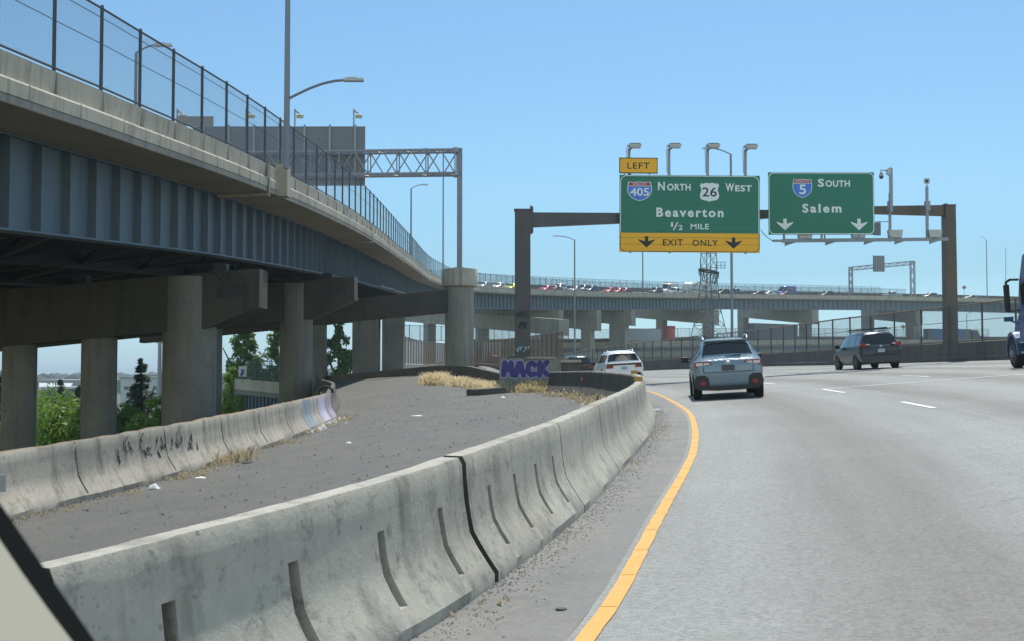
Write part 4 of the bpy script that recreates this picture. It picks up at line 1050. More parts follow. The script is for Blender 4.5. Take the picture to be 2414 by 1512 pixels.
for px, py, d, pb_, lab in ((2273, 678, 360, 698, 'diamond road work sign on the overpass right of the gantry post'), (2129, 771, 342, 795, 'diamond road work sign below the overpass between two piers')):
    p = W(px, pb_, d); c = W(px, py, d); rt = thing('diamond_sign', p, lab, 'sign'); mb = MB(); mb.tube([p, c], .06, 5); mb.build('post', GALV, rt)
    mb = MB(); mb.box(c, (.95, .06, .95), Matrix.Rotation(R(45), 3, 'Y')); mb.build('sign_panel', basic('faded_red_sheet', (.42, .16, .13), .5), rt)

# lattice tower
TB = W(1672, 830, 232); tw = thing('lattice_tower', Vector((TB.x, TB.y, -6)), 'dark steel lattice tower with a round work platform behind the large sign', 'tower')
mb = MB(); zl_ = [(-6, 3.0), (W(0, 800, 232).z, 2.55), (W(0, 735, 232).z, 1.65), (W(0, 665, 232).z, 1.15), (W(0, 598, 232).z, 1.05), (W(0, 470, 232).z, .95)]
lv = []
for (z0, h0), (z1, h1) in zip(zl_, zl_[1:]):
    n = max(1, round((z1 - z0) / 2.7))
    for k in range(n): lv.append((z0 + (z1 - z0) * k / n, h0 + (h1 - h0) * k / n))
lv.append(zl_[-1]); cs = [(-1, -1), (1, -1), (1, 1), (-1, 1)]
Q = lambda k, i: Vector((TB.x + cs[i][0] * lv[k][1] * (1 if 1 else 0), TB.y + cs[i][1] * lv[k][1], lv[k][0]))
ROT = Matrix.Rotation(R(22), 3, 'Z')
Qr = lambda k, i: Vector((TB.x, TB.y, 0)) + ROT @ (Q(k, i) - Vector((TB.x, TB.y, 0)))
for k in range(len(lv) - 1):
    for i in range(4):
        j = (i + 1) % 4; mb.tube([Qr(k, i), Qr(k + 1, i)], .085, 5); mb.tube([Qr(k, i), Qr(k + 1, j)], .042, 4); mb.tube([Qr(k, j), Qr(k + 1, i)], .042, 4); mb.tube([Qr(k, i), Qr(k, j)], .04, 4)
mb.build('lattice', TOWER_ST, tw)
mb = MB(); zp = W(0, 641, 232).z
ringp = lambda rr, z, k: Vector((TB.x + rr * math.cos(k * math.pi / 8), TB.y + rr * math.sin(k * math.pi / 8), z - .35 * math.cos(k * math.pi / 8)))
for k in range(16):
    for rr, z in ((1.9, zp), (1.9, zp + .15), (1.9, zp - .9), (1.2, zp - 2.)): mb.tube([ringp(rr, z, k), ringp(rr, z, k + 1)], .12 if z >= zp else .05, 4)
    mb.tube([ringp(1.9, zp, k), ringp(1.2, zp - 2, k)], .05, 4); mb.tube([ringp(1.9, zp - .9, k), ringp(1.9, zp, k + 1)], .04, 4)
    mb.add([ringp(1.9, zp, k), ringp(1.9, zp, k + 1), ringp(1.0, zp, k + 1), ringp(1.0, zp, k)], [(0, 1, 2, 3)])
bx = W(1702, 632, 232)
for dz in (0, .5, 1.1): mb.tube([bx + Vector((-1.3, 0, dz)), bx + Vector((.6, 0, dz)), bx + Vector((.6, 1, dz))], .05, 4)
for dx in (-.9, -.2, .6): mb.tube([bx + Vector((dx, 0, -.1)), bx + Vector((dx, 0, 1.1))], .05, 4)
mb.tube([W(1651, 645, 231.5), W(1651, 612, 231.5)], .06, 4)
mb.build('platform', STEEL_DK, tw)

# ------------------------------------------------------------------ lower viaduct behind, ramp wall
VP = Path([W(1150, 812, 262), W(1340, 808, 285), W(1600, 804, 292), W(1950, 801, 322), W(2200, 801, 342), W(2440, 800, 346), W(2900, 800, 346)], 2.)
via = thing('lower_viaduct', VP.at(40), 'lower concrete viaduct running under the far overpass with trucks on it', 'bridge')
def vs_(prof, mt, nm, s0=0, s1=None):
    s1 = s1 or VP.L; mb = MB(); n = 60; k = len(prof)
    for i in range(n + 1):
        s = s0 + (s1 - s0) * i / n; t, r = VP.fr(s); p = VP.at(s)
        for l, u in prof: mb.v.append(Vector((p.x - r.x * l, p.y - r.y * l, p.z + u)))
    for i in range(n):
        for j in range(k): j2 = (j + 1) % k; mb.f.append((i * k + j, i * k + k + j, i * k + k + j2, i * k + j2)); mb.m.append(0)
    return mb.build(nm, mt, via)
vs_([(0, 0), (0, -1.1), (.35, -1.1), (.35, 0)], CONC_DECK, 'parapet'); vs_([(-.1, -1.1), (-.1, -1.5), (12, -1.1), (12, -.6)], CONC_FAR, 'deck_slab')
vs_([(1., -1.5), (1., -3.6), (1.3, -3.6), (1.3, -1.5)], STEEL_BLUE, 'steel_girder'); vs_([(11.5, -1), (11.5, 1.05), (12, 1.05), (12, -1)], CONC_DARK, 'parapet')
base = []; q = 4.
while q < VP.L - 60: t, r = VP.fr(q); p = VP.at(q); base.append(Vector((p.x - r.x * 11.7, p.y - r.y * 11.7, p.z + 1.0))); q += 4.2
fence('viaduct_fence', 'chain link fence along the lower viaduct behind the piers', 'fence', base, 2.3, LINK_FAR, FENCE_ST, FENCE_ST, .05, .04)
RW = Path([W(1090, 838, 190), W(1340, 832, 200), W(1600, 828, 215), W(1900, 826, 235), W(2300, 824, 260), W(2600, 822, 270)], 2.)
root = thing('ramp_viaduct', RW.at(30), 'grey concrete ramp seen through the right fence, below the lower viaduct', 'bridge')
def rws(prof, mt, nm):
    mb = MB(); n = 50; k = len(prof)
    for i in range(n + 1):
        s = RW.L * i / n; t, r = RW.fr(s); p = RW.at(s)
        for l, u in prof: mb.v.append(Vector((p.x - r.x * l, p.y - r.y * l, p.z + u)))
    for i in range(n):
        for j in range(k): j2 = (j + 1) % k; mb.f.append((i * k + j, i * k + k + j, i * k + k + j2, i * k + j2)); mb.m.append(0)
    mb.build(nm, mt, root)
rws([(0, 0), (0, -1.), (.4, -1.), (.4, 0)], CONC_FAR, 'parapet'); rws([(.3, -1.), (.3, -2.1), (9, -1.6), (9, -1.)], CONC_PIER, 'deck_slab'); rws([(.8, -2.1), (.8, -4.6), (8.6, -4.6), (8.6, -1.6)], STEEL_BLUE, 'steel_girder')
q = 8.
while q < RW.L:
    p = RW.at(q); mb = MB(); mb.box((p.x, p.y + 4, (p.z - 4.6 + TZ) / 2), (2, 2, p.z - 4.6 - TZ)); mb.build('column', CONC_PIER, root); q += 28

# brown fences on the ramp beyond the gore
def ramp_fence(pts, step, label, blab):
    P2 = Path(pts, .5); root = thing('ramp_wall', pts[0], blab, 'barrier'); mb = MB(); n = 40
    for i in range(n + 1):
        q = P2.L * i / n; t, r = P2.fr(q); p = P2.at(q)
        for a, h in ((-.2, -2.6), (-.2, 0), (.2, 0), (.2, -2.6)): mb.v.append(Vector((p.x + r.x * a, p.y + r.y * a, p.z - 2.35 + h)))
    for i in range(n):
        for j in range(3): mb.f.append((i * 4 + j, i * 4 + 4 + j, i * 4 + 5 + j, i * 4 + 1 + j)); mb.m.append(0)
    mb.build('wall_body', CONC_FAR, root)
    base = []; q = 0.
    while q < P2.L: base.append(P2.at(q) - Vector((0, 0, 2.35))); q += step
    fence('ramp_fence', label, 'fence', base, 2.35, LINK_BR, FENCE_BR, FENCE_BR, .05, .035)
ramp_fence([W(1326, 782, 76), W(1256, 792, 92), W(1204, 798.5, 108), W(1160, 803, 122), W(1119, 806, 138), W(1060, 811, 160)], 2.6, 'brown mesh fence rising to the right behind the graffiti post', 'low concrete wall under the brown fence behind the graffiti post')
ramp_fence([W(935, 791, 98), W(956, 795, 106), W(990, 804, 120), W(1020, 808, 134), W(1048, 810, 148), W(1062, 811, 160)], 2.6, 'brown mesh fence in shade between the pier column and the drum pier', 'low concrete wall under the shaded brown fence')
base = [W(px, py, d) for px, py, d in ((930, 806, 178), (965, 805, 184), (990, 805, 188), (1015, 805, 192), (1040, 805, 196), (1065, 806, 200), (1100, 807, 204), (1130, 808, 208), (1165, 808, 212), (1200, 808, 216), (1230, 809, 220), (1262, 809, 224), (1300, 809, 228), (1340, 809, 232))]
fence('far_ramp_fence', 'bluish chain link fence beyond the brown mesh fences', 'fence', base, 2.4, LINK_FAR, FENCE_ST, FENCE_ST, .06, .04)

# ------------------------------------------------------------------ lower ramp seen under the left span
root = thing('side_ramp', W(600, 900, 115), 'pale ramp parapet over a ribbed girder seen between the piers at left', 'bridge')
a = W(553, 893, 122); b_ = W(790, 912, 104); d = (b_ - a); d.z = 0; L = d.length; d.normalize(); nn = Vector((-d.y, d.x, 0))
def fr_(x, z, c): t = x / L; return Vector((a.x + d.x * x, a.y + d.y * x, a.z + (b_.z - a.z) * t + z)) + nn * c
mb = MB(); mb.prism([(0, 0), (L, 0), (L, -1.05), (0, -1.05)], fr_, .4); mb.build('parapet', CONC_DECK, root)
mb = MB(); mb.prism([(.3, -1.06), (L, -1.06), (L, -1.5), (.3, -1.5)], fr_, 9); mb.build('deck_slab', CONC_PIER, root)
mb = MB(); mb.prism([(1.6, -1.5), (L, -1.5), (L, -3.6), (1.6, -3.6)], lambda x, z, c: fr_(x, z, c + .6), .1)
x = 1.8
while x < L: mb.prism([(x, -1.5), (x + .12, -1.5), (x + .12, -3.6), (x, -3.6)], lambda x_, z, c: fr_(x_, z, c + .4), .2); x += .85
mb.build('steel_girder', STEEL_BLUE, root)
mb = MB(); mb.prism([(4, -3.6), (6, -3.6), (6, TZ - a.z), (4, TZ - a.z)], lambda x, z, c: fr_(x, z, c + 1), 6); mb.build('pier', CONC_PIER, root)
base = [fr_(2 + 3 * i, 0, .2) for i in range(int(L / 3))]
fence('ramp_railing', 'dark railing on the pale side ramp between the piers', 'fence', base, 1.9, LINK_FAR, FENCE_ST, FENCE_ST, .04, .03)
c = W(572, 876, 116); rt = thing('picture_sign', W(572, 900, 116), 'small white sign with a blue figure shape above the side ramp', 'sign')
mb = MB(); mb.box(c, (.75, .05, 1.0)); mb.build('sign_panel', S_WHITE, rt)
mb = MB(); mb.lathe([(.13, 0), (.13, .02)], c + Vector((0, -.05, .18)), 'z', 10); mb.box(c + Vector((0, -.04, -.05)), (.3, .03, .5)); mb.box(c + Vector((-.1, -.04, -.33)), (.2, .03, .3)); mb.build('emblem', S_BLUE, rt)
mb = MB(); mb.bar(W(572, 903, 116.1), c + Vector((0, .06, 0)), .08, .08, up=(0, 1, 0)); mb.build('post', GALV, rt)

# ------------------------------------------------------------------ vehicles
class Loft:
    def __init__(s, st): s.st = st; s.n = len(st) - 1
    def par(s, t):
        t = max(0, min(s.n, t)); i = min(int(t), s.n - 1); k = t - i
        return [a + (b_ - a) * k for a, b_ in zip(s.st[i], s.st[i + 1])]
    def ring(s, t):
        y, hw, zb, zl, zt, rw = s.par(t); d = zt - zl
        zs = zb + min(.2, (zl - zb) * .3); zm = zb + (zl - zb) * .62
        e = min(.07, d * .25) + .004
        return y, [(0, zb), (hw * .86, zb), (hw * .965, zs), (hw, zm), (hw * .955, zl), (rw + .015, zt - e), (rw * .82, zt - .1 * e), (0, zt + .25 * e)]
    def S(s, t, r, sd=1):
        y, q = s.ring(t); r = max(0, min(7, r)); i = min(int(r), 6); k = r - i
        return Vector((sd * (q[i][0] + (q[i + 1][0] - q[i][0]) * k), y, q[i][1] + (q[i + 1][1] - q[i][1]) * k))
    def body(s, mb, sub=2):
        ts = [i / sub for i in range(s.n * sub + 1)]; rows = []
        for t in ts: y, q = s.ring(t); rows.append([(x, y, z) for x, z in q] + [(-x, y, z) for x, z in reversed(q[1:7])])
        k = len(rows[0]); vs = [p for r in rows for p in r]; fs = []
        for i in range(len(ts) - 1):
            for j in range(k): j2 = (j + 1) % k; fs.append((i * k + j, i * k + j2, (i + 1) * k + j2, (i + 1) * k + j))
        fs += [tuple(range(k)), tuple((len(ts) - 1) * k + j for j in range(k))]
        mb.add(vs, fs)
    def patch(s, mb, t0, t1, r0, r1, sd=1, off=.008, nt=4, nr=4, mi=0):
        vs = []
        for i in range(nt + 1):
            for j in range(nr + 1):
                t = t0 + (t1 - t0) * i / nt; r = r0 + (r1 - r0) * j / nr; p = s.S(t, r, sd)
                du = s.S(t + .05, r, sd) - s.S(t - .05, r, sd); dv = s.S(t, r + .05, sd) - s.S(t, r - .05, sd)
                nrm = du.cross(dv)
                if nrm.length < 1e-9: nrm = Vector((sd, 0, 0))
                nrm.normalize()
                c = Vector((0, p.y, .7))
                if nrm.dot(p - c) < 0: nrm = -nrm
                vs.append(p + nrm * off)
        mb.add(vs, [(i * (nr + 1) + j, (i + 1) * (nr + 1) + j, (i + 1) * (nr + 1) + j + 1, i * (nr + 1) + j + 1) for i in range(nt) for j in range(nr)], mi)
SUVST = lambda L, hw, H, k=1.: [(0, hw * .93, .40, .86, .93, hw * .86), (.10, hw * .985, .31, .95, 1.03, hw * .83), (.42, hw, .25, 1.0, H - .14, hw * .69), (.62, hw, .22, 1.0, H - .05, hw * .665), (L * .34, hw, .2, .99, H, hw * .66),
                               (L * .52, hw, .2, .97, H - .02, hw * .655), (L * .60, hw, .2, .96, H - .1, hw * .66), (L * .74, hw, .2, .95, 1.01, hw * .8), (L * .92, hw * .97, .22, .80, .88, hw * .8), (L, hw * .86, .3, .62, .68, hw * .7)]
SEDST = lambda L, hw, H, k=1.: [(0, hw * .9, .36, .78, .86, hw * .8), (.12, hw * .97, .28, .85, .95, hw * .8), (L * .13, hw, .22, .88, .98, hw * .8), (L * .29, hw, .2, .9, H - .06, hw * .64), (L * .36, hw, .2, .9, H, hw * .63),
                               (L * .50, hw, .2, .89, H - .02, hw * .63), (L * .56, hw, .2, .88, H - .1, hw * .64), (L * .70, hw, .2, .86, .93, hw * .8), (L * .92, hw * .96, .22, .74, .8, hw * .78), (L, hw * .84, .28, .56, .62, hw * .7)]
VANST = lambda L, hw, H, k=1.: [(0, hw * .97, .35, 1.1, H - .12, hw * .86), (.08, hw, .3, 1.15, H - .04, hw * .88), (.4, hw, .28, 1.15, H, hw * .88), (L * .5, hw, .28, 1.15, H, hw * .88), (L * .66, hw, .28, 1.12, H - .05, hw * .87),
                               (L * .72, hw, .28, 1.1, H - .3, hw * .84), (L * .84, hw, .28, 1.05, 1.16, hw * .82), (L * .96, hw * .96, .3, .8, .95, hw * .78), (L, hw * .88, .35, .6, .7, hw * .7)]
def wheels(root, xs, ys, r, wd, rimmat=ALLOY, spokes=False):
    t0 = r0 = None
    for sx in (-1, 1):
        for y in ys:
            mb = MB(); x0 = sx * xs
            pr = [(r * .62, -wd / 2), (r * .93, -wd / 2), (r, -wd * .36), (r, wd * .36), (r * .93, wd / 2), (r * .62, wd / 2)]
            mb.lathe([(a, x0 - sx * wd / 2 + h) for a, h in pr], (0, y, r), 'x', 22); ty = mb.build('wheel', RUBBER, root, 35)
            mb = MB(); mb.lathe([(r * .66, x0 - .02 * sx), (r * .60, x0 + .006 * sx), (r * .55, x0 - .03 * sx), (r * .14, x0 - .02 * sx), (r * .1, x0 + .004 * sx)], (0, y, r), 'x', 20)
            mb.build('rim', rimmat, ty, 30)
            if spokes:
                mb = MB()
                for k in range(10):
                    a = k * math.pi * .2 + .15; rr = r * .36; mb.box((x0 - .014 * sx, y + rr * math.cos(a), r + rr * math.sin(a)), (.03, r * .30, .075), Matrix.Rotation(a, 3, 'X'))
                mb.build('spoke_gap', BLACK, ty)
def place(x, y, heading):
    rz = -heading; t = Vector((math.sin(heading), math.cos(heading), 0)); r = Vector((t.y, -t.x, 0))
    roll = math.atan((g(x + r.x, y + r.y) - g(x - r.x, y - r.y)) / 2); pit = math.atan((g(x + t.x, y + t.y) - g(x - t.x, y - t.y)) / 2)
    M = Matrix.Rotation(rz, 3, 'Z') @ Matrix.Rotation(pit, 3, 'X') @ Matrix.Rotation(-roll, 3, 'Y')
    return M.to_euler()
def box_part(root, nm, mt, boxes):
    mb = MB()
    for b_ in boxes: mb.box(*b_)
    return mb.build(nm, mt, root)
def rear_prism(root, nm, mt, polys, y0, y1, mirror=True, par=None, bev=None):
    out = []
    for sd in ((1, -1) if mirror else (1,)):
        mb = MB()
        for pl in polys: mb.prism([(sd * x, z) for x, z in pl], lambda a, b_, c: Vector((a, y0 + c, b_)), y1 - y0)
        out.append(mb.build(nm, mt, par or root))
    return out

# --- near blue-grey crossover
def shift(st, dy): return [(a + dy, *r) for a, *r in st]
BLUE_CAR = paint('blue_grey_car_paint', (.215, .295, .35), .25)
cx, cy = 5.9, 34.1
root = thing('crossover_car', GP(cx, cy), 'blue grey crossover driving ahead in the left lane, seen from behind', 'car', None, place(cx, cy, R(6.5)))
st = [(0, .80, .42, .84, .90, .74), (.05, .86, .34, .93, 1.0, .73), (.13, .895, .30, 1.0, 1.06, .71), (.50, .90, .27, 1.03, 1.475, .585), (.72, .90, .24, 1.02, 1.55, .575), (1.5, .9, .22, 1.01, 1.585, .58), (2.35, .9, .22, .99, 1.56, .575), (2.7, .9, .22, .98, 1.47, .575), (3.35, .9, .22, .96, 1.03, .7), (4.1, .87, .24, .82, .9, .7), (4.42, .77, .32, .66, .72, .6)]
lf = Loft(shift(st, -2.2)); mb = MB(); lf.body(mb, 3); body = mb.build('body', BLUE_CAR, root, 40)
mb = MB()
for sd in (1, -1): lf.patch(mb, 2.26, 2.95, 5.3, 7, sd, .01)
mb.build('rear_window', GLASS, root, 60)
mb = MB()
for sd in (1, -1): lf.patch(mb, 7.1, 7.95, 5.1, 7, sd, .01)
mb.build('windshield', GLASS, root, 60)
for sd in (1, -1):
    mb = MB()
    for t0, t1 in ((2.62, 3.5), (4.03, 4.9), (5.02, 5.9), (6.0, 7.0)): lf.patch(mb, t0, t1, 4.1, 4.86, sd, .008, 5, 3)
    mb.build('side_window', GLASS, root, 60)
    mb = MB(); lf.patch(mb, 1.0, 9.2, 1.05, 2.2, sd, .012, 20, 3); mb.build('side_cladding', BLACK, root, 60)
y0 = -2.2
lens = [[(.415, .955), (.44, .985), (.60, .99), (.80, 1.0), (.865, .985), (.875, .87), (.80, .855), (.64, .88), (.47, .90)]]
for o in rear_prism(root, 'taillight', REDLENS, lens, y0 + .005, y0 + .2):
    sd = 1 if sum(v.co.x for v in o.data.vertices) > 0 else -1
    mb = MB()
    for pl in ([(.47, .925), (.47, .96), (.62, .965), (.62, .905)], [(.645, .965), (.82, .972), (.82, .89), (.645, .90)]): mb.prism([(sd * x, z) for x, z in pl], lambda a, b_, c: Vector((a, y0 - .006 + c, b_)), .02)
    mb.build('lens', CLEARLENS, o)
rear_prism(root, 'bumper_corner', BLACK, [[(.84, .63), (.62, .645), (.52, .57), (.50, .42), (.56, .30), (.86, .30), (.89, .45)]], y0 - .012, y0 + .3)
rear_prism(root, 'reflector', REDLENS, [[(.60, .485), (.735, .485), (.73, .385), (.61, .385)]], y0 - .022, y0 + .1)
rear_prism(root, 'lower_valance', BLACK, [[(-.8, .35), (.8, .35), (.78, .26), (.3, .23), (-.3, .23), (-.78, .26)]], y0 - .002, y0 + .4, False)
rear_prism(root, 'tailgate_gap', BLACK, [[(-.62, .715), (.62, .715), (.62, .695), (-.62, .695)]], y0 - .003, y0 + .1, False)
rear_prism(root, 'tailgate_gap', BLACK, [[(.62, .70), (.64, .70), (.655, .87), (.635, .87)]], y0 - .003, y0 + .1)
mb = MB(); mb.lathe([(.075, 0), (.06, .012)], (0, 0, 0), 'z', 16)
bd = mb.build('badge', ALLOY, root); 
for v in bd.data.vertices: v.co = Vector((v.co.x, y0 - v.co.z - .002, .955 + v.co.y * .55))
pl = rear_prism(root, 'licence_plate', basic('dark_plate', (.05, .06, .08), .5), [[(-.165, .885), (.165, .885), (.165, .74), (-.165, .74)]], y0 - .014, y0 + .05, False)[0]
mb = MB(); put_text(mb, '7K4 LDM', (-.13, .775, .13, .85), lambda a, b_, c: Vector((a, y0 - .016 - c, b_)), .001, 0, 1.1); mb.build('lettering', basic('plate_letters', (.12, .11, .12), .6), pl)
box_part(root, 'wiper', BLACK, [((.15, y0 + .19, 1.12), (.40, .04, .03), Matrix.Rotation(R(-3), 3, 'Y'))])
box_part(root, 'antenna', BLUE_CAR, [((0, y0 + .95, 1.62), (.04, .2, .08))])
for sd in (1, -1):
    mb = MB(); mb.tube([(sd * .57, y0 + .75, 1.55), (sd * .58, y0 + .85, 1.63), (sd * .58, y0 + 1.5, 1.66), (sd * .58, y0 + 2.2, 1.64), (sd * .57, y0 + 2.35, 1.56)], .026, 7); mb.build('roof_rail', BLUE_CAR, root, 50)
    mb = MB(); mb.box((sd * 1.02, y0 + 2.95, 1.04), (.2, .11, .16)); mb.box((sd * .92, y0 + 3.0, .99), (.12, .07, .05)); m_ = mb.build('door_mirror', BLACK, root)
    md = m_.modifiers.new('b', 'BEVEL'); md.width = .03; md.segments = 2
    mb = MB()
    for yy in (.78, 3.45):
        mb.lathe([(.40, sd * .885), (.40, sd * .904)], (0, y0 + yy, .36), 'x', 24)
    mb.build('wheel_arch', BLACK, root, 30)
    mb = MB()
    for yy in (1.75, 2.55): mb.box((sd * .905, y0 + yy, .91), (.02, .16, .025))
    mb.build('door_handle', BLUE_CAR, root)
wheels(root, .91, (y0 + .78, y0 + 3.45), .345, .225, ALLOY, True)
rear_prism(root, 'rear_spoiler', BLUE_CAR, [[(-.56, 1.545), (.56, 1.545), (.58, 1.515), (-.58, 1.515)]], y0 + .44, y0 + .8, False)
mb = MB(); mb.box((0, y0 + 1.2, .3), (1.5, 1.6, .12)); mb.tube([(.3, y0 + .05, .27), (.3, y0 + .6, .27)], .05); mb.build('underbody', BLACK, root)

# --- dark minivan
GREY_VAN = paint('dark_slate_van_paint', (.05, .054, .06), .2)
cx, cy = 17.15, 59.6
root = thing('minivan', GP(cx, cy), 'dark slate minivan with roof rack driving in a right lane', 'minivan', None, place(cx, cy, R(-1)))
L = 5.1; hw = .985
st = [(0, .90, .42, .92, 1.0, .86), (.06, .955, .34, 1.0, 1.08, .84), (.14, .98, .30, 1.05, 1.14, .82), (.40, .985, .27, 1.08, 1.64, .68), (.55, .985, .25, 1.08, 1.72, .66), (1.6, .985, .22, 1.05, 1.76, .67), (2.9, .985, .22, 1.02, 1.72, .67), (3.3, .985, .22, 1.0, 1.6, .68), (4.2, .97, .24, .96, 1.04, .74), (4.8, .92, .26, .82, .9, .74), (5.1, .8, .34, .62, .7, .6)]
lf = Loft(shift(st, -2.5)); mb = MB(); lf.body(mb, 3); mb.build('body', GREY_VAN, root, 40)
y0 = -2.5
mb = MB()
for sd in (1, -1): lf.patch(mb, 2.06, 2.95, 5.06, 7, sd, .01)
mb.build('rear_window', GLASS, root, 60)
mb = MB()
for sd in (1, -1): lf.patch(mb, 7.1, 7.95, 5.1, 7, sd, .01)
mb.build('windshield', GLASS, root, 60)
for sd in (1, -1):
    mb = MB()
    for t0, t1 in ((2.55, 4.55), (4.6, 5.4), (5.46, 6.35), (6.42, 7.2)): lf.patch(mb, t0, t1, 4.08, 4.9, sd, .008, 5, 3)
    mb.build('side_window', GLASS, root, 60)
    mb = MB(); mb.tube([(sd * .64, y0 + .7, 1.74), (sd * .65, y0 + .85, 1.80), (sd * .65, y0 + 2.3, 1.80), (sd * .64, y0 + 2.5, 1.74)], .025, 6); mb.build('roof_rail', BLACK, root)
    mb = MB(); mb.box((sd * 1.1, y0 + 3.35, 1.12), (.2, .12, .18)); mb.box((sd * 1.0, y0 + 3.4, 1.06), (.14, .07, .05)); m_ = mb.build('door_mirror', BLACK, root)
    mb = MB()
    for yy in (.95, 4.0): mb.lathe([(.40, sd * .965), (.40, sd * .983)], (0, y0 + yy, .34), 'x', 24)
    mb.build('wheel_arch', BLACK, root, 30)
    mb = MB(); lf.patch(mb, 2.2, 9.3, 3.9, 4.02, sd, .006, 20, 1); mb.build('window_trim', GREY_VAN, root)
box_part(root, 'roof_rack', BLACK, [((0, y0 + 1.0, 1.88), (1.7, .08, .05)), ((0, y0 + 2.1, 1.88), (1.7, .08, .05)), ((.5, y0 + 1.5, 1.92), (.12, 1.6, .05))])
for o in rear_prism(root, 'taillight', REDLENS, [[(.50, 1.17), (.62, 1.21), (.93, 1.24), (.965, 1.10), (.80, 1.04), (.62, 1.08)]], y0 + .02, y0 + .34):
    sd = 1 if sum(v.co.x for v in o.data.vertices) > 0 else -1
    mb = MB(); mb.prism([(sd * x, z) for x, z in [(.50, 1.165), (.60, 1.19), (.72, 1.17), (.62, 1.12)]], lambda a, b_, c: Vector((a, y0 + .01 + c, b_)), .03); mb.build('lens', CLEARLENS, o)
pl = rear_prism(root, 'licence_plate', basic('pale_plate', (.6, .66, .72), .5), [[(-.16, .93), (.16, .93), (.16, .78), (-.16, .78)]], y0 - .012, y0 + .05, False)[0]
mb = MB(); put_text(mb, 'BRT4821', (-.13, .82, .13, .89), lambda a, b_, c: Vector((a, y0 - .014 - c, b_)), .001, 0, 1.1); mb.build('lettering', S_BLACK, pl)
rear_prism(root, 'bumper', GREY_VAN, [[(-.92, .62), (.92, .62), (.95, .36), (.8, .30), (-.8, .30), (-.95, .36)]], y0 - .05, y0 + .3, False)
mb = MB(); mb.lathe([(.07, 0), (.05, .012)], (0, 0, 0), 'z', 14); bd = mb.build('badge', ALLOY, root)
for v in bd.data.vertices: v.co = Vector((v.co.x, y0 - v.co.z, 1.06 + v.co.y * .75))
wheels(root, .985, (y0 + .95, y0 + 4.0), .335, .225, ALLOY, True)
mb = MB(); mb.box((0, y0 + 1.6, .3), (1.6, 2.4, .14)); mb.build('underbody', BLACK, root)

# --- generic cars (white crossover, black car, far traffic)
def car(name, label, cat, loc, rot, st, L, hw, pm, wy, wr=.33, group=None, detail=1, facing='rear', glass=None, rail=False, extra=None):
    root = thing(name, loc, label, cat, group, rot); lf = Loft(shift(st, -L / 2)); n = lf.n
    mb = MB(); lf.body(mb, 2 if detail else 1); mb.build('body', pm, root, 40)
    gr, gw, gs = glass
    if gr:
        mb = MB()
        for sd in (1, -1): lf.patch(mb, *gr, 5.12, 7, sd, .012, 2, 3)
        mb.build('rear_window', GLASS, root, 60)
    mb = MB()
    for sd in (1, -1): lf.patch(mb, *gw, 5.12, 7, sd, .012, 2, 3)
    mb.build('windshield', GLASS, root, 60)
    for sd in (1, -1):
        mb = MB()
        for t0, t1 in gs: lf.patch(mb, t0, t1, 4.12, 4.86, sd, .01, 3, 2)
        mb.build('side_window', GLASS, root, 60)
    zf = st[-1][3]; zr = st[0][3]
    for sd in (1, -1):
        box_part(root, 'headlight', CLEARLENS, [((sd * st[-1][1] * .72, L / 2 - .03, zf - .03), (st[-1][1] * .38, .14, .12))])
        box_part(root, 'taillight', REDLENS, [((sd * st[0][1] * .78, -L / 2 + .01, zr - .04), (st[0][1] * .36, .1, .12))])
        box_part(root, 'door_mirror', BLACK, [((sd * (hw + .09), L * .17, 1.02), (.18, .1, .13))])
    if detail:
        for sd in (1, -1):
            mb = MB()
            for yy in wy: mb.lathe([(wr + .05, sd * (hw - .02)), (wr + .05, sd * (hw + .003))], (0, yy, wr), 'x', 18)
            mb.build('wheel_arch', BLACK, root, 30)
    wheels(root, hw + .008, wy, wr, .22)
    if extra: extra(root, lf)
    return root
SG = ((1.15, 1.95), (6.1, 6.95), ((2.1, 3.4), (3.5, 4.6), (4.7, 6.4)))
DG = ((2.08, 2.95), (6.1, 6.95), ((3.0, 4.35), (4.45, 5.95)))
WHITE_P = paint('white_car_paint', (.80, .82, .83), .25)
cx, cy = 5.25, 61.2
def wx(root, lf):
    y0 = -2.35
    rear_prism(root, 'light_bar', basic('smoked_lens', (.06, .02, .025), .2), [[(-.85, .98), (.85, .98), (.83, .88), (-.83, .88)]], y0 - .004, y0 + .2, False)
    rear_prism(root, 'lower_bumper', BLACK, [[(-.78, .50), (-.60, .55), (-.5, .40), (.5, .40), (.6, .55), (.78, .50), (.82, .32), (-.82, .32)]], y0 - .01, y0 + .2, False)
    pl = rear_prism(root, 'licence_plate', basic('blue_tint_plate', (.34, .42, .55), .5), [[(-.15, .82), (.15, .82), (.15, .68), (-.15, .68)]], y0 - .012, y0 + .1, False)[0]
    for sd in (1, -1):
        mb = MB(); mb.tube([(sd * .60, y0 + .8, 1.55), (sd * .61, y0 + 1.0, 1.62), (sd * .61, y0 + 2.3, 1.63), (sd * .6, y0 + 2.5, 1.56)], .022, 6); mb.build('roof_rail', ALLOY, root)
car('white_crossover', 'white crossover with dark rear light bar behind the curved barrier', 'car', GP(cx, cy), place(cx, cy, R(-4)), SUVST(4.7, .96, 1.60), 4.7, .96, WHITE_P, (-1.4, 1.45), .36, glass=SG, extra=wx)
BLACK_P = paint('black_car_paint', (.02, .022, .026), .2)
cx, cy = 4.2, 82.
car('black_crossover', 'black crossover with lit red taillights ahead of the white one', 'car', GP(cx, cy), place(cx, cy, R(-7)), SUVST(4.6, .93, 1.64), 4.6, .93, BLACK_P, (-1.35, 1.4), .35, glass=SG)
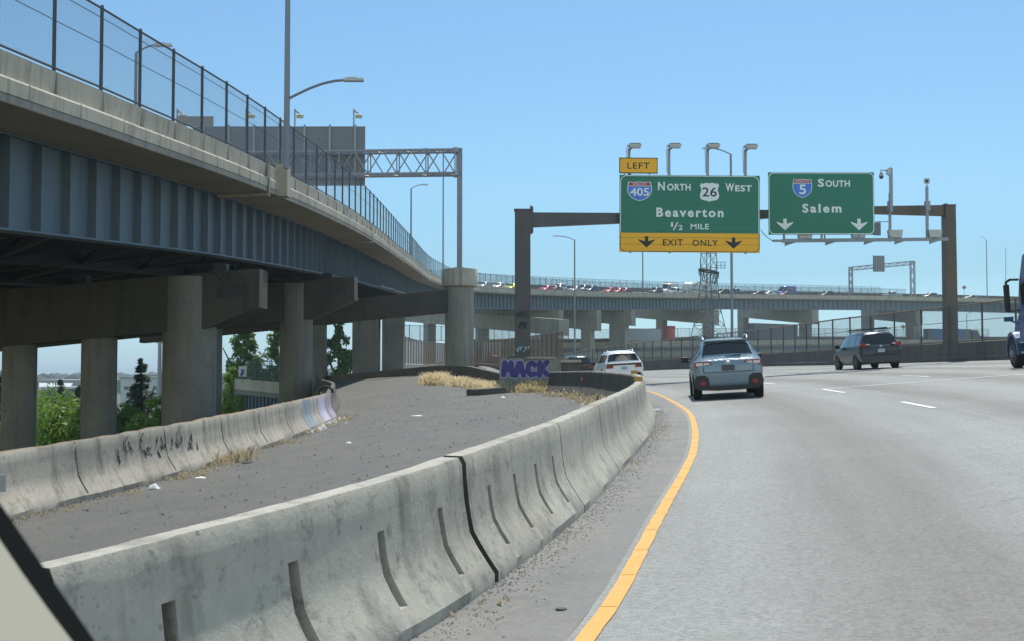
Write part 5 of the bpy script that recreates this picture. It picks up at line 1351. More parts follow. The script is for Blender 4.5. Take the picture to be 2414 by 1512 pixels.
# vehicles on the ramp behind the brown fence
cx, cy = -2.9, 168.
root = thing('box_truck', GP(cx, cy), 'white box truck seen through the brown mesh fence', 'truck', None, place(cx, cy, R(-4)))
TRUCK_W = paint('white_truck_paint', (.72, .73, .72), .4)
box_part(root, 'cargo_box', TRUCK_W, [((0, -1., 2.2), (2.3, 4.6, 2.5))]); box_part(root, 'cab', TRUCK_W, [((0, 2.2, 1.5), (2.1, 1.7, 1.7))]); box_part(root, 'taillight', REDLENS, [((-.9, -3.32, .85), (.2, .05, .15)), ((.9, -3.32, .85), (.2, .05, .15))])
box_part(root, 'rear_door', LAMP_MET, [((0, -3.31, 2.2), (1.9, .03, 2.1))]); wheels(root, 1.05, (-2.2, 2.1), .42, .3)
RED_P = paint('red_car_paint', (.22, .02, .02), .3)
cx, cy = -2.2, 140.
car('red_hatchback', 'red hatchback low behind the brown mesh fence', 'car', GP(cx, cy), place(cx, cy, R(-4)), SUVST(4.2, .88, 1.5), 4.2, .88, RED_P, (-1.3, 1.3), .32, glass=SG, detail=0)

# far traffic on the overpass, all heading left toward the camera
def deck_rot(s):
    t, r = DK.fr(s); b_ = bank(s); fwd = (dk(s - 1, 5, 0) - dk(s + 1, 5, 0)).normalized(); lat = (dk(s, 4, 0) - dk(s, 5, 0)); X = -(lat.normalized())   # right side of the car
    X = (dk(s, 6, 0) - dk(s, 5, 0)).normalized(); Z = X.cross(fwd).normalized(); X = fwd.cross(Z)
    return Matrix((X, fwd, Z)).transposed().to_euler()
def on_deck(px, l): s = dk_find(px, l, -.2); return dk(s, l, ud(s) / us(s) + .01), deck_rot(s)
FP = {}
def fpaint(col):
    if col not in FP:
        FP[col] = paint(col + '_traffic_paint', {'silver': (.42, .44, .46), 'white': (.78, .8, .8), 'red': (.55, .05, .05), 'maroon': (.22, .03, .035), 'black': (.02, .022, .026), 'grey': (.16, .17, .185), 'blue': (.05, .12, .45), 'lime': (.55, .7, .06), 'navy': (.06, .10, .17), 'brown': (.2, .09, .08)}[col], .3)
    return FP[col]
G_ = 'traffic on the overpass'
TR = [('silver_sedan', 'sedan', 1140, 5, 'silver', 'silver sedan on the overpass directly right of the drum pier'), ('white_sedan', 'sedan', 1175, 6, 'white', 'bright white sedan on the overpass right of the silver one, near the drum pier'),
      ('lime_hatchback', 'sedan', 1208, 4.5, 'lime', 'yellow green car half hidden by the graffiti post'), ('red_sedan', 'sedan', 1288, 5, 'red', 'red sedan on the overpass just right of the graffiti post'), ('maroon_sedan', 'sedan', 1308, 6.5, 'maroon', 'dark red sedan close behind the red one right of the graffiti post'),
      ('white_suv', 'suv', 1319, 11.5, 'white', 'white SUV with roof bars in the far lane above the dark red sedan'), ('silver_hatchback', 'sedan', 1356, 8, 'silver', 'silver car at the lamp pole between graffiti post and big sign'), ('grey_suv', 'suv', 1374, 11.5, 'grey', 'grey SUV right of the lamp pole, half behind the silver car'), ('navy_suv', 'suv', 1392, 8, 'navy', 'dark blue SUV last in the group right of the lamp pole'),
      ('red_coupe', 'sedan', 1437, 6, 'red', 'bright red car on the overpass under the left end of the big sign'), ('crimson_sedan', 'sedan', 1457, 5, 'red', 'second red car close behind the bright red one under the big sign'), ('maroon_hatchback', 'sedan', 1473, 8, 'maroon', 'dark maroon car at the tail of the red group'),
      ('dark_suv', 'suv', 1545, 8, 'black', 'black SUV on the overpass in front of the white cargo van'), ('cargo_van', 'van', 1577, 13, 'white', 'tall white cargo van with a ladder rack on the overpass'), ('white_pickup', 'pickup', 1592, 4.5, 'white', 'white pickup towing the travel trailer on the overpass'),
      ('dark_van', 'suv', 1702, 9, 'black', 'black SUV on the overpass right of the lattice tower'), ('blue_pickup', 'pickup', 1735, 9, 'navy', 'dark blue pickup behind the big lamp pole on the overpass'), ('black_sedan', 'sedan', 1787, 5, 'black', 'black sedan on the overpass left of the blue van'), ('white_hatchback', 'sedan', 1812, 6, 'white', 'white car between the black sedan and the blue van'),
      ('blue_van', 'van', 1850, 13, 'blue', 'tall blue delivery van with an orange mark on the overpass'), ('brown_sedan', 'sedan', 1852, 5, 'brown', 'brownish sedan in front of the blue van'), ('dark_crossover', 'suv', 1948, 5, 'black', 'lone dark crossover on the overpass right of the blue van'),
      ('silver_pickup', 'pickup', 2104, 6, 'silver', 'silver pickup under the far lattice gantry'), ('grey_van', 'suv', 2191, 9, 'grey', 'grey boxy SUV left of the brown gantry post'), ('charcoal_sedan', 'sedan', 2236, 8, 'black', 'dark sedan mostly hidden behind the brown gantry post'), ('grey_sedan', 'sedan', 2287, 5, 'grey', 'grey sedan on the overpass right of the brown gantry post')]
def pick_extra(root, lf):
    L = 5.6; pm = root['pm']
def tow_ladder(root, lf):
    mb = MB()
    for sx in (-.5, .5): mb.tube([(sx, -2.9, 2.85), (sx, 1.6, 2.85)], .05, 5)
    for yy in (-2.5, -1, .5, 1.4): mb.tube([(-.8, yy, 2.75), (.8, yy, 2.75)], .04, 5)
    mb.build('ladder_rack', FENCE_BR, root)
def bl_mark(root, lf): box_part(root, 'livery_mark', REFL_O, [((-1.0, -1.4, 2.05), (.06, 1.5, .5)), ((1.0, -1.4, 2.05), (.06, 1.5, .5))])
PKST = lambda L, hw, H: [(0, hw * .95, .5, .98, 1.06, hw * .9), (.08, hw, .45, 1.05, 1.12, hw * .92), (L * .36, hw, .4, 1.05, 1.12, hw * .92), (L * .38, hw, .4, 1.05, H - .12, hw * .72), (L * .42, hw, .38, 1.05, H, hw * .72), (L * .58, hw, .38, 1.05, H - .02, hw * .72), (L * .63, hw, .38, 1.05, H - .15, hw * .72), (L * .72, hw, .38, 1.05, 1.14, hw * .86), (L * .97, hw * .98, .42, .98, 1.08, hw * .86), (L, hw * .92, .5, .8, .9, hw * .8)]
for nm, ty, px, l, col, lab in TR:
    loc, rot = on_deck(px, l); pm = fpaint(col)
    if ty == 'sedan': car(nm, lab, 'car', loc, rot, SEDST(4.6, .90, 1.45), 4.6, .90, pm, (-1.4, 1.4), .32, G_, 0, glass=DG)
    elif ty == 'suv': car(nm, lab, 'SUV', loc, rot, SUVST(4.6, .94, 1.74), 4.6, .94, pm, (-1.4, 1.4), .36, G_, 0, glass=SG)
    elif ty == 'van': car(nm, lab, 'van', loc, rot, VANST(6.2, 1.0, 2.7), 6.2, 1.0, pm, (-1.9, 1.9), .36, G_, 0, glass=(None, (5.05, 5.95), ((3.5, 5.4),)), extra=tow_ladder if col == 'white' else bl_mark)
    else: car(nm, lab, 'pickup', loc, rot, PKST(5.7, .98, 1.9), 5.7, .98, pm, (-1.8, 1.75), .4, G_, 0, glass=((2.98, 3.4), (6.05, 6.95), ((3.2, 4.5), (4.6, 6.2))))
loc, rot = on_deck(1641, 4.5)
root = thing('travel_trailer', loc, 'white travel trailer with dark stripes, left of the lattice tower on the overpass', 'trailer', None, rot)
mb = MB(); mb.prism([(-4.6, .5), (-4.6, 3.1), (-4.4, 3.3), (3.4, 3.3), (4.4, 2.9), (4.7, 2.2), (4.4, 1.3), (3.1, 1.0), (3.0, .5)], lambda a, b_, c: Vector((c - 1.2, a, b_)), 2.4); mb.build('body', WHITE_P, root)
box_part(root, 'window', GLASS, [((1.2, -2.5, 2.2), (.05, 1.2, .7)), ((1.2, .2, 2.2), (.05, .9, .7)), ((1.2, -.9, 1.8), (.05, .7, 1.7)), ((-1.2, -2.5, 2.2), (.05, 1.2, .7))])
mb = MB()
for sx in (1.21, -1.25): mb.prism([(-4.5, .9), (4.2, 1.5), (4.2, 1.7), (-4.5, 1.15)], lambda a, b_, c: Vector((sx + c, a, b_)), .04); mb.prism([(1.5, 2.9), (3.3, 2.2), (3.3, 2.4), (1.6, 3.1)], lambda a, b_, c: Vector((sx + c, a, b_)), .04)
mb.build('stripe', BLACK, root); wheels(root, 1.2, (-1.6, -.7), .36, .24); box_part(root, 'roof_vent', BLACK, [((0, -1, 3.38), (.8, .9, .2))])

# trucks and load on the lower viaduct
def via_at(px, l):
    best = min((abs(proj(VP.at(q * .5) + Vector((0, 0, 0)) - VP.fr(q * .5)[1] * l)[0] - px), q * .5) for q in range(int(VP.L * 2)))
    s = best[1]; t, r = VP.fr(s); p = VP.at(s) - r * l; p.z -= 1.0
    return p, t
def trailer(nm, lab, cat, px, l, L, H, mt, cabs=None, zoff=0., band=None):
    p, t = via_at(px, l); root = thing(nm, p, lab, cat, None, (0, 0, math.atan2(-t.x, t.y)))
    box_part(root, 'cargo_box', mt, [((0, 0, 1.1 + H / 2), (2.5, L, H))]); wheels(root, 1.2, (-L / 2 + 1.2, -L / 2 + 2.5, L / 2 - 2.5), .5, .3)
    box_part(root, 'frame_rail', BLACK, [((0, 0, .95), (1.2, L * .95, .25))]); box_part(root, 'top_rail', GALV, [((0, 0, 1.1 + H + .04), (2.56, L + .05, .08))])
    if cabs:
        mb = MB(); y = L / 2
        mb.prism([(y + .5, .6), (y + .5, H + .9), (y + 2.2, H + .8), (y + 3.0, 2.2), (y + 4.9, 1.8), (y + 5.1, .6)], lambda a, b_, c: Vector((c - 1.2, a, b_)), 2.4); mb.build('cab', cabs, root); wheels(root, 1.2, (y + 1.5, y + 4.0), .5, .3)
        box_part(root, 'side_window', GLASS, [((1.2, y + 1.9, 2.6), (.05, .9, .7)), ((-1.2, y + 1.9, 2.6), (.05, .9, .7))])
    if band: box_part(root, 'tarp', band, [((0, -.6, 1.1 + H * .5), (2.56, L * .7, H * .96))])
trailer('semi_trailer', 'pale grey box trailer between two piers under the far overpass', 'trailer', 1513, 4, 8.5, 2.9, basic('grey_trailer_side', (.36, .40, .43), .5))
trailer('dark_semi_trailer', 'dark box trailer behind the right fence under the far overpass', 'trailer', 1822, 4, 16.5, 4.0, basic('dark_trailer_side', (.10, .11, .12), .5))
trailer('blue_semi', 'semi truck with a blue tarpaulin trailer behind the right fence', 'truck', 2232, 4, 13.5, 2.9, basic('dull_trailer_side', (.10, .12, .14), .5), paint('dark_cab_paint', (.06, .07, .08), .4), 0, basic('blue_tarpaulin', (.05, .14, .33), .6))
p, t = via_at(1575, 5); root = thing('red_tank', p, 'red cylindrical tank with a rim carried along the lower viaduct', 'tank')
mb = MB(); mb.lathe([(1.5, .3), (1.5, 4.0), (1.62, 4.05), (1.62, 4.5), (1.5, 4.6)], p, 'z', 24); mb.build('tank_shell', basic('faded_red_steel', (.42, .08, .075), .5), root, 40)
mb = MB(); mb.lathe([(1.55, 4.6), (1.5, 4.68)], p, 'z', 24); mb.build('lid', BLACK, root, 40)

# --- blue semi truck cut by the right edge
BL_T = paint('blue_truck_paint', (.045, .09, .22), .25)
cx, cy = 18.62, 41.6
root = thing('blue_semi_truck', GP(cx, cy), 'blue semi truck cut off by the right edge of the picture', 'truck', None, place(cx, cy, R(8)))
mb = MB(); mb.prism([(-3.6, .9), (-3.6, 3.3), (-2.6, 4.0), (-.3, 3.9), (.35, 3.0), (.7, 2.1), (.75, .9)], lambda a, b_, c: Vector((c - 1.15, a, b_)), 2.3); m_ = mb.build('cab', BL_T, root); md = m_.modifiers.new('b', 'BEVEL'); md.width = .12; md.segments = 3
mb = MB(); mb.prism([(.6, .8), (.6, 2.05), (2.2, 1.85), (2.75, 1.5), (2.85, .8)], lambda a, b_, c: Vector((c - .8, a, b_)), 1.6); m_ = mb.build('hood', BL_T, root); md = m_.modifiers.new('b', 'BEVEL'); md.width = .15; md.segments = 3
for sd in (-1, 1):
    mb = MB(); n = 12; x0 = sd * .62; x1 = sd * 1.22
    for i in range(n):
        a0, a1 = math.pi * (-.02 + 1.06 * i / n), math.pi * (-.02 + 1.06 * (i + 1) / n)
        P_ = lambda a, r, x: Vector((x, 1.55 - r * math.cos(a) * 1.05, .52 + r * math.sin(a)))
        mb.add([P_(a0, .62, x0), P_(a1, .62, x0), P_(a1, .62, x1), P_(a0, .62, x1), P_(a0, .80, x0), P_(a1, .80, x0), P_(a1, .76, x1), P_(a0, .76, x1)], [(0, 1, 2, 3), (4, 5, 6, 7), (2, 3, 7, 6), (0, 1, 5, 4)])
    mb.build('fender', BL_T, root, 40)
    box_part(root, 'side_window', GLASS, [((sd * 1.155, -.25, 2.55), (.03, .75, .75))])
    mb = MB(); mx_ = sd * 1.45; mb.box((mx_, .75, 2.45), (.2, .12, .95)); m_ = mb.build('door_mirror', BLACK, root); md = m_.modifiers.new('b', 'BEVEL'); md.width = .05; md.segments = 2
    mb = MB(); mb.tube([(sd * 1.15, .35, 3.05), (sd * 1.32, .72, 3.08), (mx_, .75, 3.0), (mx_, .75, 2.9)], .045, 6); mb.tube([(sd * 1.15, .45, 2.0), (mx_, .75, 1.98)], .035, 6); mb.build('mirror_arm', BLACK, root)
    box_part(root, 'hood_mirror', BL_T, [((sd * 1.40, .95, 1.72), (.3, .1, .16)), ((sd * 1.2, .95, 1.6), (.3, .05, .05), Matrix.Rotation(R(-sd * 25), 3, 'Y'))])
    mb = MB(); mb.lathe([(.33, 0), (.33, 1.5)], (0, 0, 0), 'z', 16); tk = mb.build('fuel_tank', ALLOY, root, 40)
    for v in tk.data.vertices: v.co = Vector((sd * .85 + v.co.x, -2.6 + v.co.z, .75 + v.co.y))
    box_part(root, 'step', ALLOY, [((sd * 1.0, -.1, .55), (.35, 1.2, .06)), ((sd * 1.05, -.1, .9), (.3, 1.2, .06))])
    box_part(root, 'door_panel', basic('door_panel_blue', (.05, .10, .24), .3), [((sd * 1.152, -.2, 1.5), (.02, 1.1, 1.1))])
    mb = MB()
    for k in range(10): a = k * math.pi / 5; mb.tube([(sd * 1.21, 1.55 + .22 * math.cos(a), .52 + .22 * math.sin(a)), (sd * 1.25, 1.55 + .22 * math.cos(a), .52 + .22 * math.sin(a))], .025, 6)
    mb.lathe([(.13, sd * 1.2), (.1, sd * 1.27)], (0, 1.55, .52), 'x', 14); mb.build('wheel_hub', GALV, root)
wheels(root, 1.2, (1.55, -3.2), .52, .30)

# ------------------------------------------------------------------ vegetation
def clump(mb, c, r, n, sz, sq=1.):
    for i in range(n):
        d = Vector((random.gauss(0, 1), random.gauss(0, 1), random.gauss(0, 1))).normalized() * r * random.random() ** .4
        d.z *= sq; p = c + d
        a = Vector((random.gauss(0, 1), random.gauss(0, 1), random.gauss(0, 1))).normalized(); b_ = a.orthogonal().normalized(); s = sz * random.choice((.5, .7, .9, 1.1, 1.6))
        mb.add([p - a * s, p + b_ * s * .55, p + a * s, p - b_ * s * .55], [(0, 1, 2, 3)])
def tree(name, label, base, H, rad, mt, kind='broad', n=2400, lsz=.3, cz0=.25):
    rt = thing(name, base, label, 'tree'); mb = MB(); top = base + Vector((0, 0, H))
    mb.tube([base, base.lerp(top, .5) + Vector((.2, 0, 0)), base.lerp(top, .93)], [H * .028, H * .016, H * .004], 7)
    lb = []
    for i in range(9 if kind == 'broad' else 6):
        t = random.uniform(.3, .8); a = random.uniform(0, 6.28); e = base.lerp(top, t) + Vector((math.cos(a), math.sin(a), .7)) * rad * .7; mb.tube([base.lerp(top, t * .8), e], [H * .01, H * .003], 5)
    mb.build('trunk', BARK, rt, 50)
    mb = MB()
    if kind == 'conifer':
        k = 0; layers = 54
        for i in range(layers):
            t = i / layers; z = H * (.08 + .90 * t); rr = rad * (1 - t) ** (.9) * random.uniform(.65, 1.15) + .14
            nb = max(4, int(7 * (1 - t) + 3)); z += random.uniform(-.3, .3)
            for j in range(nb):
                a = random.uniform(0, 6.28); tip = rr * random.uniform(.65, 1.1)
                for q in range(max(3, int(n / layers / nb))):
                    f = random.random() ** .7; p = base + Vector((math.cos(a) * tip * f, math.sin(a) * tip * f, z - .22 * tip * f + random.uniform(-.25, .25)))
                    d = Vector((math.cos(a + random.uniform(-.6, .6)), math.sin(a + random.uniform(-.6, .6)), random.uniform(-.5, .2))); s = lsz * random.uniform(.7, 1.3); o = d.orthogonal().normalized()
                    mb.add([p - d * s, p + o * s * .3, p + d * s, p - o * s * .3], [(0, 1, 2, 3)])
    elif kind == 'poplar':
        nc = 60
        for i in range(nc):
            t = cz0 + (1 - cz0) * (i + random.random()) / nc; prf = math.sin(math.pi * min(1, (t - cz0) / (1 - cz0) * .62 + .25)) ** .8 * (1 - ss(.85, 1., t) * .75); a = random.uniform(0, 6.28)
            rr = rad * prf * random.uniform(.2, .75); clump(mb, base + Vector((math.cos(a) * rr, math.sin(a) * rr, H * t)), rad * .36 * random.uniform(.6, 1.2) * (1 - .5 * t), n // nc, lsz, 1.25)
    else:
        nc = 30
        for i in range(nc):
            a = random.uniform(0, 6.28); u = random.random() ** .5; zf = random.random(); rr = rad * u * .8 * (1 - .55 * zf)
            clump(mb, base + Vector((math.cos(a) * rr, math.sin(a) * rr, H * (cz0 + (1 - cz0) * .92 * zf))), rad * .38 * random.uniform(.7, 1.2), n // nc, lsz, .85)
    mb.build('crown', mt, rt, fix=False)
random.seed(21)
def tr(px, pt, d, wpx, *a, **k):
    tp = W(px, pt, d); base = Vector((tp.x, tp.y, TZ)); tree(a[0], a[1], base, tp.z - TZ, wpx * d / F / 2, *a[2:], **k)
tr(172, 930, 92, 260, 'leafy_tree', 'bright green leafy tree between the two left columns', LEAF_BR, 'broad', 7000, .18, .35)
tr(108, 922, 104, 170, 'leafy_tree', 'bright green tree behind the leftmost column', LEAF_BR, 'broad', 4200, .18, .35)
tr(333, 838, 122, 300, 'spire_conifer', 'tall conifer with a thin bare spire between the second and third columns', LEAF_CON, 'conifer', 9000, .26)
tr(186, 900, 150, 190, 'dark_conifer', 'dark conifer against the second column, behind the bright leafy tree', LEAF_DK, 'conifer', 5200, .28)
tr(142, 893, 165, 130, 'dark_conifer', 'narrow dark conifer in front of the white roofed shed', LEAF_DK, 'conifer', 4200, .28)
tr(302, 935, 96, 110, 'leafy_tree', 'small green tree at the right edge of the second column', LEAF_MID, 'broad', 3400, .17, .35)
tr(382, 912, 100, 110, 'leafy_tree', 'green leafy tree at the left edge of the wide pier column', LEAF_BR, 'broad', 3600, .17, .35)
tr(5, 875, 120, 170, 'dark_conifer', 'conifer at the left edge of the picture under the bridge', LEAF_CON, 'conifer', 4200, .28)
tr(8, 985, 92, 110, 'leafy_tree', 'bright green tree at the far left edge by the barrier', LEAF_BR, 'broad', 1300, .2, .4)
tr(576, 775, 170, 140, 'poplar_tree', 'tall pointed green tree left of the second pier column', LEAF_MID, 'poplar', 9000, .22, cz0=.3)
tr(655, 768, 180, 110, 'poplar_tree', 'tall green tree partly hidden by the second pier column', LEAF_MID, 'poplar', 6000, .22, cz0=.3)
tr(798, 764, 185, 110, 'poplar_tree', 'tall narrow tree framed between two square piers', LEAF_MID, 'poplar', 8000, .22, cz0=.3)
tr(826, 828, 190, 70, 'poplar_tree', 'shorter green tree right of the narrow framed one', LEAF_MID, 'poplar', 3600, .22, cz0=.3)
tr(545, 855, 150, 70, 'leafy_tree', 'round green tree above the left end of the side ramp', LEAF_BR, 'broad', 2400, .25, .4)
tr(610, 835, 158, 90, 'leafy_tree', 'wide green tree behind the side ramp sign', LEAF_MID, 'broad', 3000, .25, .4)
tr(655, 850, 160, 80, 'leafy_tree', 'green tree behind the side ramp next to the pier column', LEAF_MID, 'broad', 2400, .25, .4)
tr(545, 938, 104, 80, 'leafy_tree', 'low bright green tree below the side ramp', LEAF_BR, 'broad', 1800, .2, .45)
tr(590, 915, 135, 90, 'leafy_tree', 'dark green tree filling the gap under the side ramp', LEAF_MID, 'broad', 2200, .25, .4)
tr(815, 862, 150, 60, 'leafy_tree', 'green shrubby tree at the foot of the square pier', LEAF_MID, 'broad', 1500, .22, .4)
tr(345, 965, 88, 150, 'leafy_tree', 'low bright green tree in front of the spire conifer', LEAF_BR, 'broad', 4200, .17, .35)
tr(240, 900, 240, 130, 'leafy_tree', 'green tree behind the second column beside the store', LEAF_MID, 'broad', 2600, .3, .35)
tr(130, 905, 260, 110, 'leafy_tree', 'distant round green tree below the depot, behind the dark conifers', LEAF_MID, 'broad', 2400, .3, .35)
# far tree line
mb = MB(); random.seed(4)
for i in range(900):
    d = random.uniform(700, 2600); px = random.uniform(-250, 1300); b_ = W(px, 880, d); hgt = random.uniform(7, 17) * (1 + .5 * mnoise.noise(Vector((px * .02, d * .002, 0)))); c = Vector((b_.x, d, TZ + hgt * .5))
    rr = hgt * random.uniform(.45, .8); nseg = 7; o = len(mb.v)
    pts = []
    for k in range(3):
        zz = TZ + hgt * (0, .55, .86)[k]; r2 = rr * (.9, 1., .62)[k]
        for j in range(nseg): a = 2 * math.pi * j / nseg; e = random.uniform(.75, 1.2); pts.append(Vector((c.x + r2 * e * math.cos(a), c.y + r2 * e * math.sin(a), zz + random.uniform(-.6, .6))))
    pts.append(Vector((c.x, c.y, TZ + hgt)))
    fs = [(k * nseg + j, k * nseg + (j + 1) % nseg, (k + 1) * nseg + (j + 1) % nseg, (k + 1) * nseg + j) for k in range(2) for j in range(nseg)] + [(2 * nseg + j, 2 * nseg + (j + 1) % nseg, 3 * nseg) for j in range(nseg)]
    mb.add(pts, fs)
o = mb.build('far_woodland', leafm('far_woodland_leaves', (.010, .028, .014), (.022, .046, .02))); tag(o, 'far band of hazy green trees on the horizon under the bridge', 'woodland', None, 'stuff')
# far hills
mb = MB(); mb.grid(lambda u, v: Vector((-9000 + 11000 * u, 9000 + 900 * v, TZ + (1 - abs(2 * v - 1)) * (35 + 45 * (mnoise.noise(Vector((u * 7, 3, 0))) + .4)))), 80, 2); tag(mb.build('hills', leafm('hill_forest', (.04, .08, .04), (.06, .1, .05)), smooth=60), kind='structure')
# distant buildings and mast
def bld(nm, lab, x0, x1, y0, y1, d, dep, mt, roof, h0=None):
    a = W(x0, y1, d); b_ = W(x1, y0, d); rt = thing(nm, Vector(((a.x + b_.x) / 2, d, TZ)), lab, 'building')
    mb = MB(); zt = b_.z; mb.box(((a.x + b_.x) / 2, d + dep / 2, (TZ + zt) / 2), (b_.x - a.x, dep, zt - TZ)); mb.build('wall', mt, rt)
    mb = MB(); mb.box(((a.x + b_.x) / 2, d + dep / 2, zt + .25), (b_.x - a.x + .6, dep + .6, .5)); mb.build('roof', roof, rt)
    x = a.x + 2.
    while x < b_.x - 2:
        mb = MB(); mb.box((x, d - .06, zt - 3.2), (1.6, .1, 1.2)); mb.build('window', GLASS, rt); x += 5.2
    return rt, a, b_
WALLW = basic('white_wall', (.50, .51, .52), .7, 0, .06, .2); WALLG = basic('grey_wall', (.28, .28, .28), .8, 0, .1, .2); WALLD = basic('dark_wall', (.12, .12, .12), .8, 0, .1, .2)
r_, a, b_ = bld('store_building', 'white store with a red round mark beyond the spire conifer', 284, 390, 893, 916, 420, 30, WALLW, WALLG)
mb = MB(); c = W(292, 897, 419.8); mb.lathe([(.9, 0), (.9, .1)], (0, 0, 0), 'z', 16); dsk = mb.build('red_mark', S_RED, r_)
for v in dsk.data.vertices: v.co = Vector((c.x - r_.location.x + v.co.x, c.y - v.co.z - r_.location.y, c.z - r_.location.z + v.co.y))
r_, a, b_ = bld('shed_building', 'long shed with a white sloping roof between the two left columns', 96, 160, 917, 940, 300, 12, WALLD, WALLW)
a = W(90, 917.5, 299); b_ = W(176, 903, 320)
mb = MB(); mb.add([W(92, 918, 299), W(160, 918, 299), W(172, 903.5, 345), W(92, 903, 345), W(92, 920, 299), W(160, 920, 299), W(172, 905.5, 345), W(92, 905, 345)], [(0, 1, 2, 3), (4, 5, 6, 7), (0, 1, 5, 4), (1, 2, 6, 5), (2, 3, 7, 6), (3, 0, 4, 7)]); mb.build('sloped_roof', WALLW, r_)
bld('warehouse_building', 'pale low warehouse at the far left behind the leftmost column', -40, 26, 982, 1010, 150, 20, WALLG, WALLW)
bld('office_building', 'grey flat building right of the spire conifer', 338, 400, 884, 905, 620, 30, WALLG, WALLW)
bld('depot_building', 'low pale depot behind the white roofed shed', 90, 200, 898, 906, 560, 30, WALLG, WALLW)
p = W(376, 940, 210); rt = thing('cell_mast', Vector((p.x, p.y, TZ)), 'tall grey antenna mast beside the wide pier column', 'mast')
mb = MB(); mb.tube([Vector((p.x, p.y, TZ)), W(377, 770, 210)], [.62, .26], 8); mb.build('mast_tube', GALV, rt, 40)
mb = MB()
for py in (792, 800, 806): q = W(377, py, 210); mb.bar(q + Vector((-.7, 0, 0)), q + Vector((.7, 0, 0)), .3, .5)
q = W(377, 804, 210); mb.bar(q, q + Vector((-1.6, 0, .2)), .1, .1); mb.bar(q + Vector((-1.6, 0, -.3)), q + Vector((-1.6, 0, 1)), .08, .08); mb.build('antenna', GALV, rt)

# ------------------------------------------------------------------ grass, grit, litter
random.seed(11)
def tufts(nm, lab, spots, mt, h, nb):
    mb = MB()
    for x, y, k in spots:
        for i in range(nb):
            a = random.uniform(0, 6.28); hh = h * k * random.uniform(.4, 1.1); bx_, by_ = x + random.gauss(0, .16), y + random.gauss(0, .16); ln = random.uniform(.1, 1.1) * hh; w_ = .008 + .006 * random.random() + .0003 * y
            p = GP(bx_, by_, -.02); m_ = p + Vector((math.cos(a) * ln * .35, math.sin(a) * ln * .35, hh * .65)); t_ = p + Vector((math.cos(a) * ln, math.sin(a) * ln, hh)); s = Vector((w_, 0, 0))
            mb.add([p - s, p + s, m_ + s * .8, m_ - s * .8, t_], [(0, 1, 2, 3), (3, 2, 4)])
    tag(mb.build(nm, mt, fix=False), lab, 'dry grass', None, 'stuff')
sp = []
for i in range(170):
    t = random.random(); px = 1003 + 175 * t; y = 66 - 14 * t + random.uniform(-1.2, 1.2); x = W(px, 800, y).x; k = random.uniform(.7, 1.15) if px < 1045 else random.uniform(.3, .8); sp.append((x, y, k))
tufts('dry_grass', 'pale straw grass along the low wall left of the graffiti pedestal', sp, GRASS_DRY, .62, 30)
sp = []
for i in range(120): px = random.uniform(1205, 1345); y = random.uniform(49.8, 52.3); sp.append((W(px, 800, y).x, y, random.uniform(.3, .6) * (.6 + .4 * ss(1205, 1260, px)) * (1.35 if y > 51.2 else .8)))
tufts('olive_grass', 'olive dry weeds at the foot of the graffiti pedestal', sp, GRASS_OLV, .75, 22)
sp = []
for i in range(34):
    t = random.random(); y = 26 + 22 * t; x = at_y(BAR, y) - .75 - random.random() * .5; sp.append((x, y, random.uniform(.15, .5)))
for i in range(16): q = BAR.near(0, 8) + random.uniform(-6, 20); t, r = BAR.fr(q); p = BAR.at(q) + r * random.uniform(-.12, .12); sp.append((p.x, p.y, random.uniform(.05, .13)))
s5 = LFT.near(-5.3, 22.4)
for i in range(6): q = s5 + random.gauss(0, .2); t, r = LFT.fr(q); p = LFT.at(q) + r * random.uniform(.1, .4); sp.append((p.x, p.y, random.uniform(.25, .55)))
for i in range(60): q = random.uniform(12, 52); t, r = LFT.fr(q); p = LFT.at(q) + r * random.uniform(.05, .4); sp.append((p.x, p.y, random.uniform(.06, .2)))
tufts('dry_weeds', 'small dry weeds growing along the barrier feet', sp, GRASS_BRN, .6, 16)
def stones(nm, lab, gen, n, mt):
    mb = MB()
    for i in range(n):
        x, y, s = gen(); p = GP(x, y, s * .2)
        M = Matrix.Rotation(random.uniform(0, 6), 3, 'Z')
        vs = [M @ Vector(v) * s for v in ((-.6, -.5, -.3), (.7, -.4, -.3), (.1, .7, -.3), (.1, 0, random.uniform(.2, .5)), (.5, .5, -.1))]
        mb.add([p + v for v in vs], [(0, 1, 3), (1, 4, 3), (4, 2, 3), (2, 0, 3), (0, 2, 4, 1)])
    tag(mb.build(nm, mt, fix=False), lab, 'gravel', None, 'stuff')
def gen1():
    q = random.uniform(5, 36); t, r = BAR.fr(q); p = BAR.at(q) + r * abs(random.gauss(0, .16)); return p.x, p.y, random.choice((.006, .008, .011, .016))
stones('roadside_gravel', 'grey gravel and grit along the foot of the near barrier', gen1, 6000, STONE)
def gen2():
    while True:
        y = 6 + 50 * random.random() ** .8; xx = random.uniform(-6, 3)
        if mnoise.noise(Vector((xx * .45, y * .22, 4))) + random.uniform(-.25, .25) > .08: break
    xl = at_y(LFT, y) + .2; xr = at_y(BAR, y) - .7; return xl + (xr - xl) * random.random(), y, random.choice((.008, .01, .012, .016, .02, .026, .036))
stones('gore_grit', 'stones and crumbs of debris scattered over the closed pavement', gen2, 3400, STONE)
def gen3():
    q = random.uniform(5, 52); t, r = LFT.fr(q); p = LFT.at(q) + r * abs(random.gauss(0, .14)); return p.x, p.y, random.choice((.012, .02, .03))
stones('barrier_grit', 'brownish grit along the foot of the left barrier', gen3, 2200, basic('brown_grit', (.22, .18, .13), .9, 0, .4, 30))
def gen4():
    q = random.uniform(LFT.near(-5.2, 31), LFT.near(-5.5, 39)); t, r = LFT.fr(q); p = LFT.at(q) + r * abs(random.gauss(0, .2)); return p.x, p.y, random.choice((.03, .05, .09))
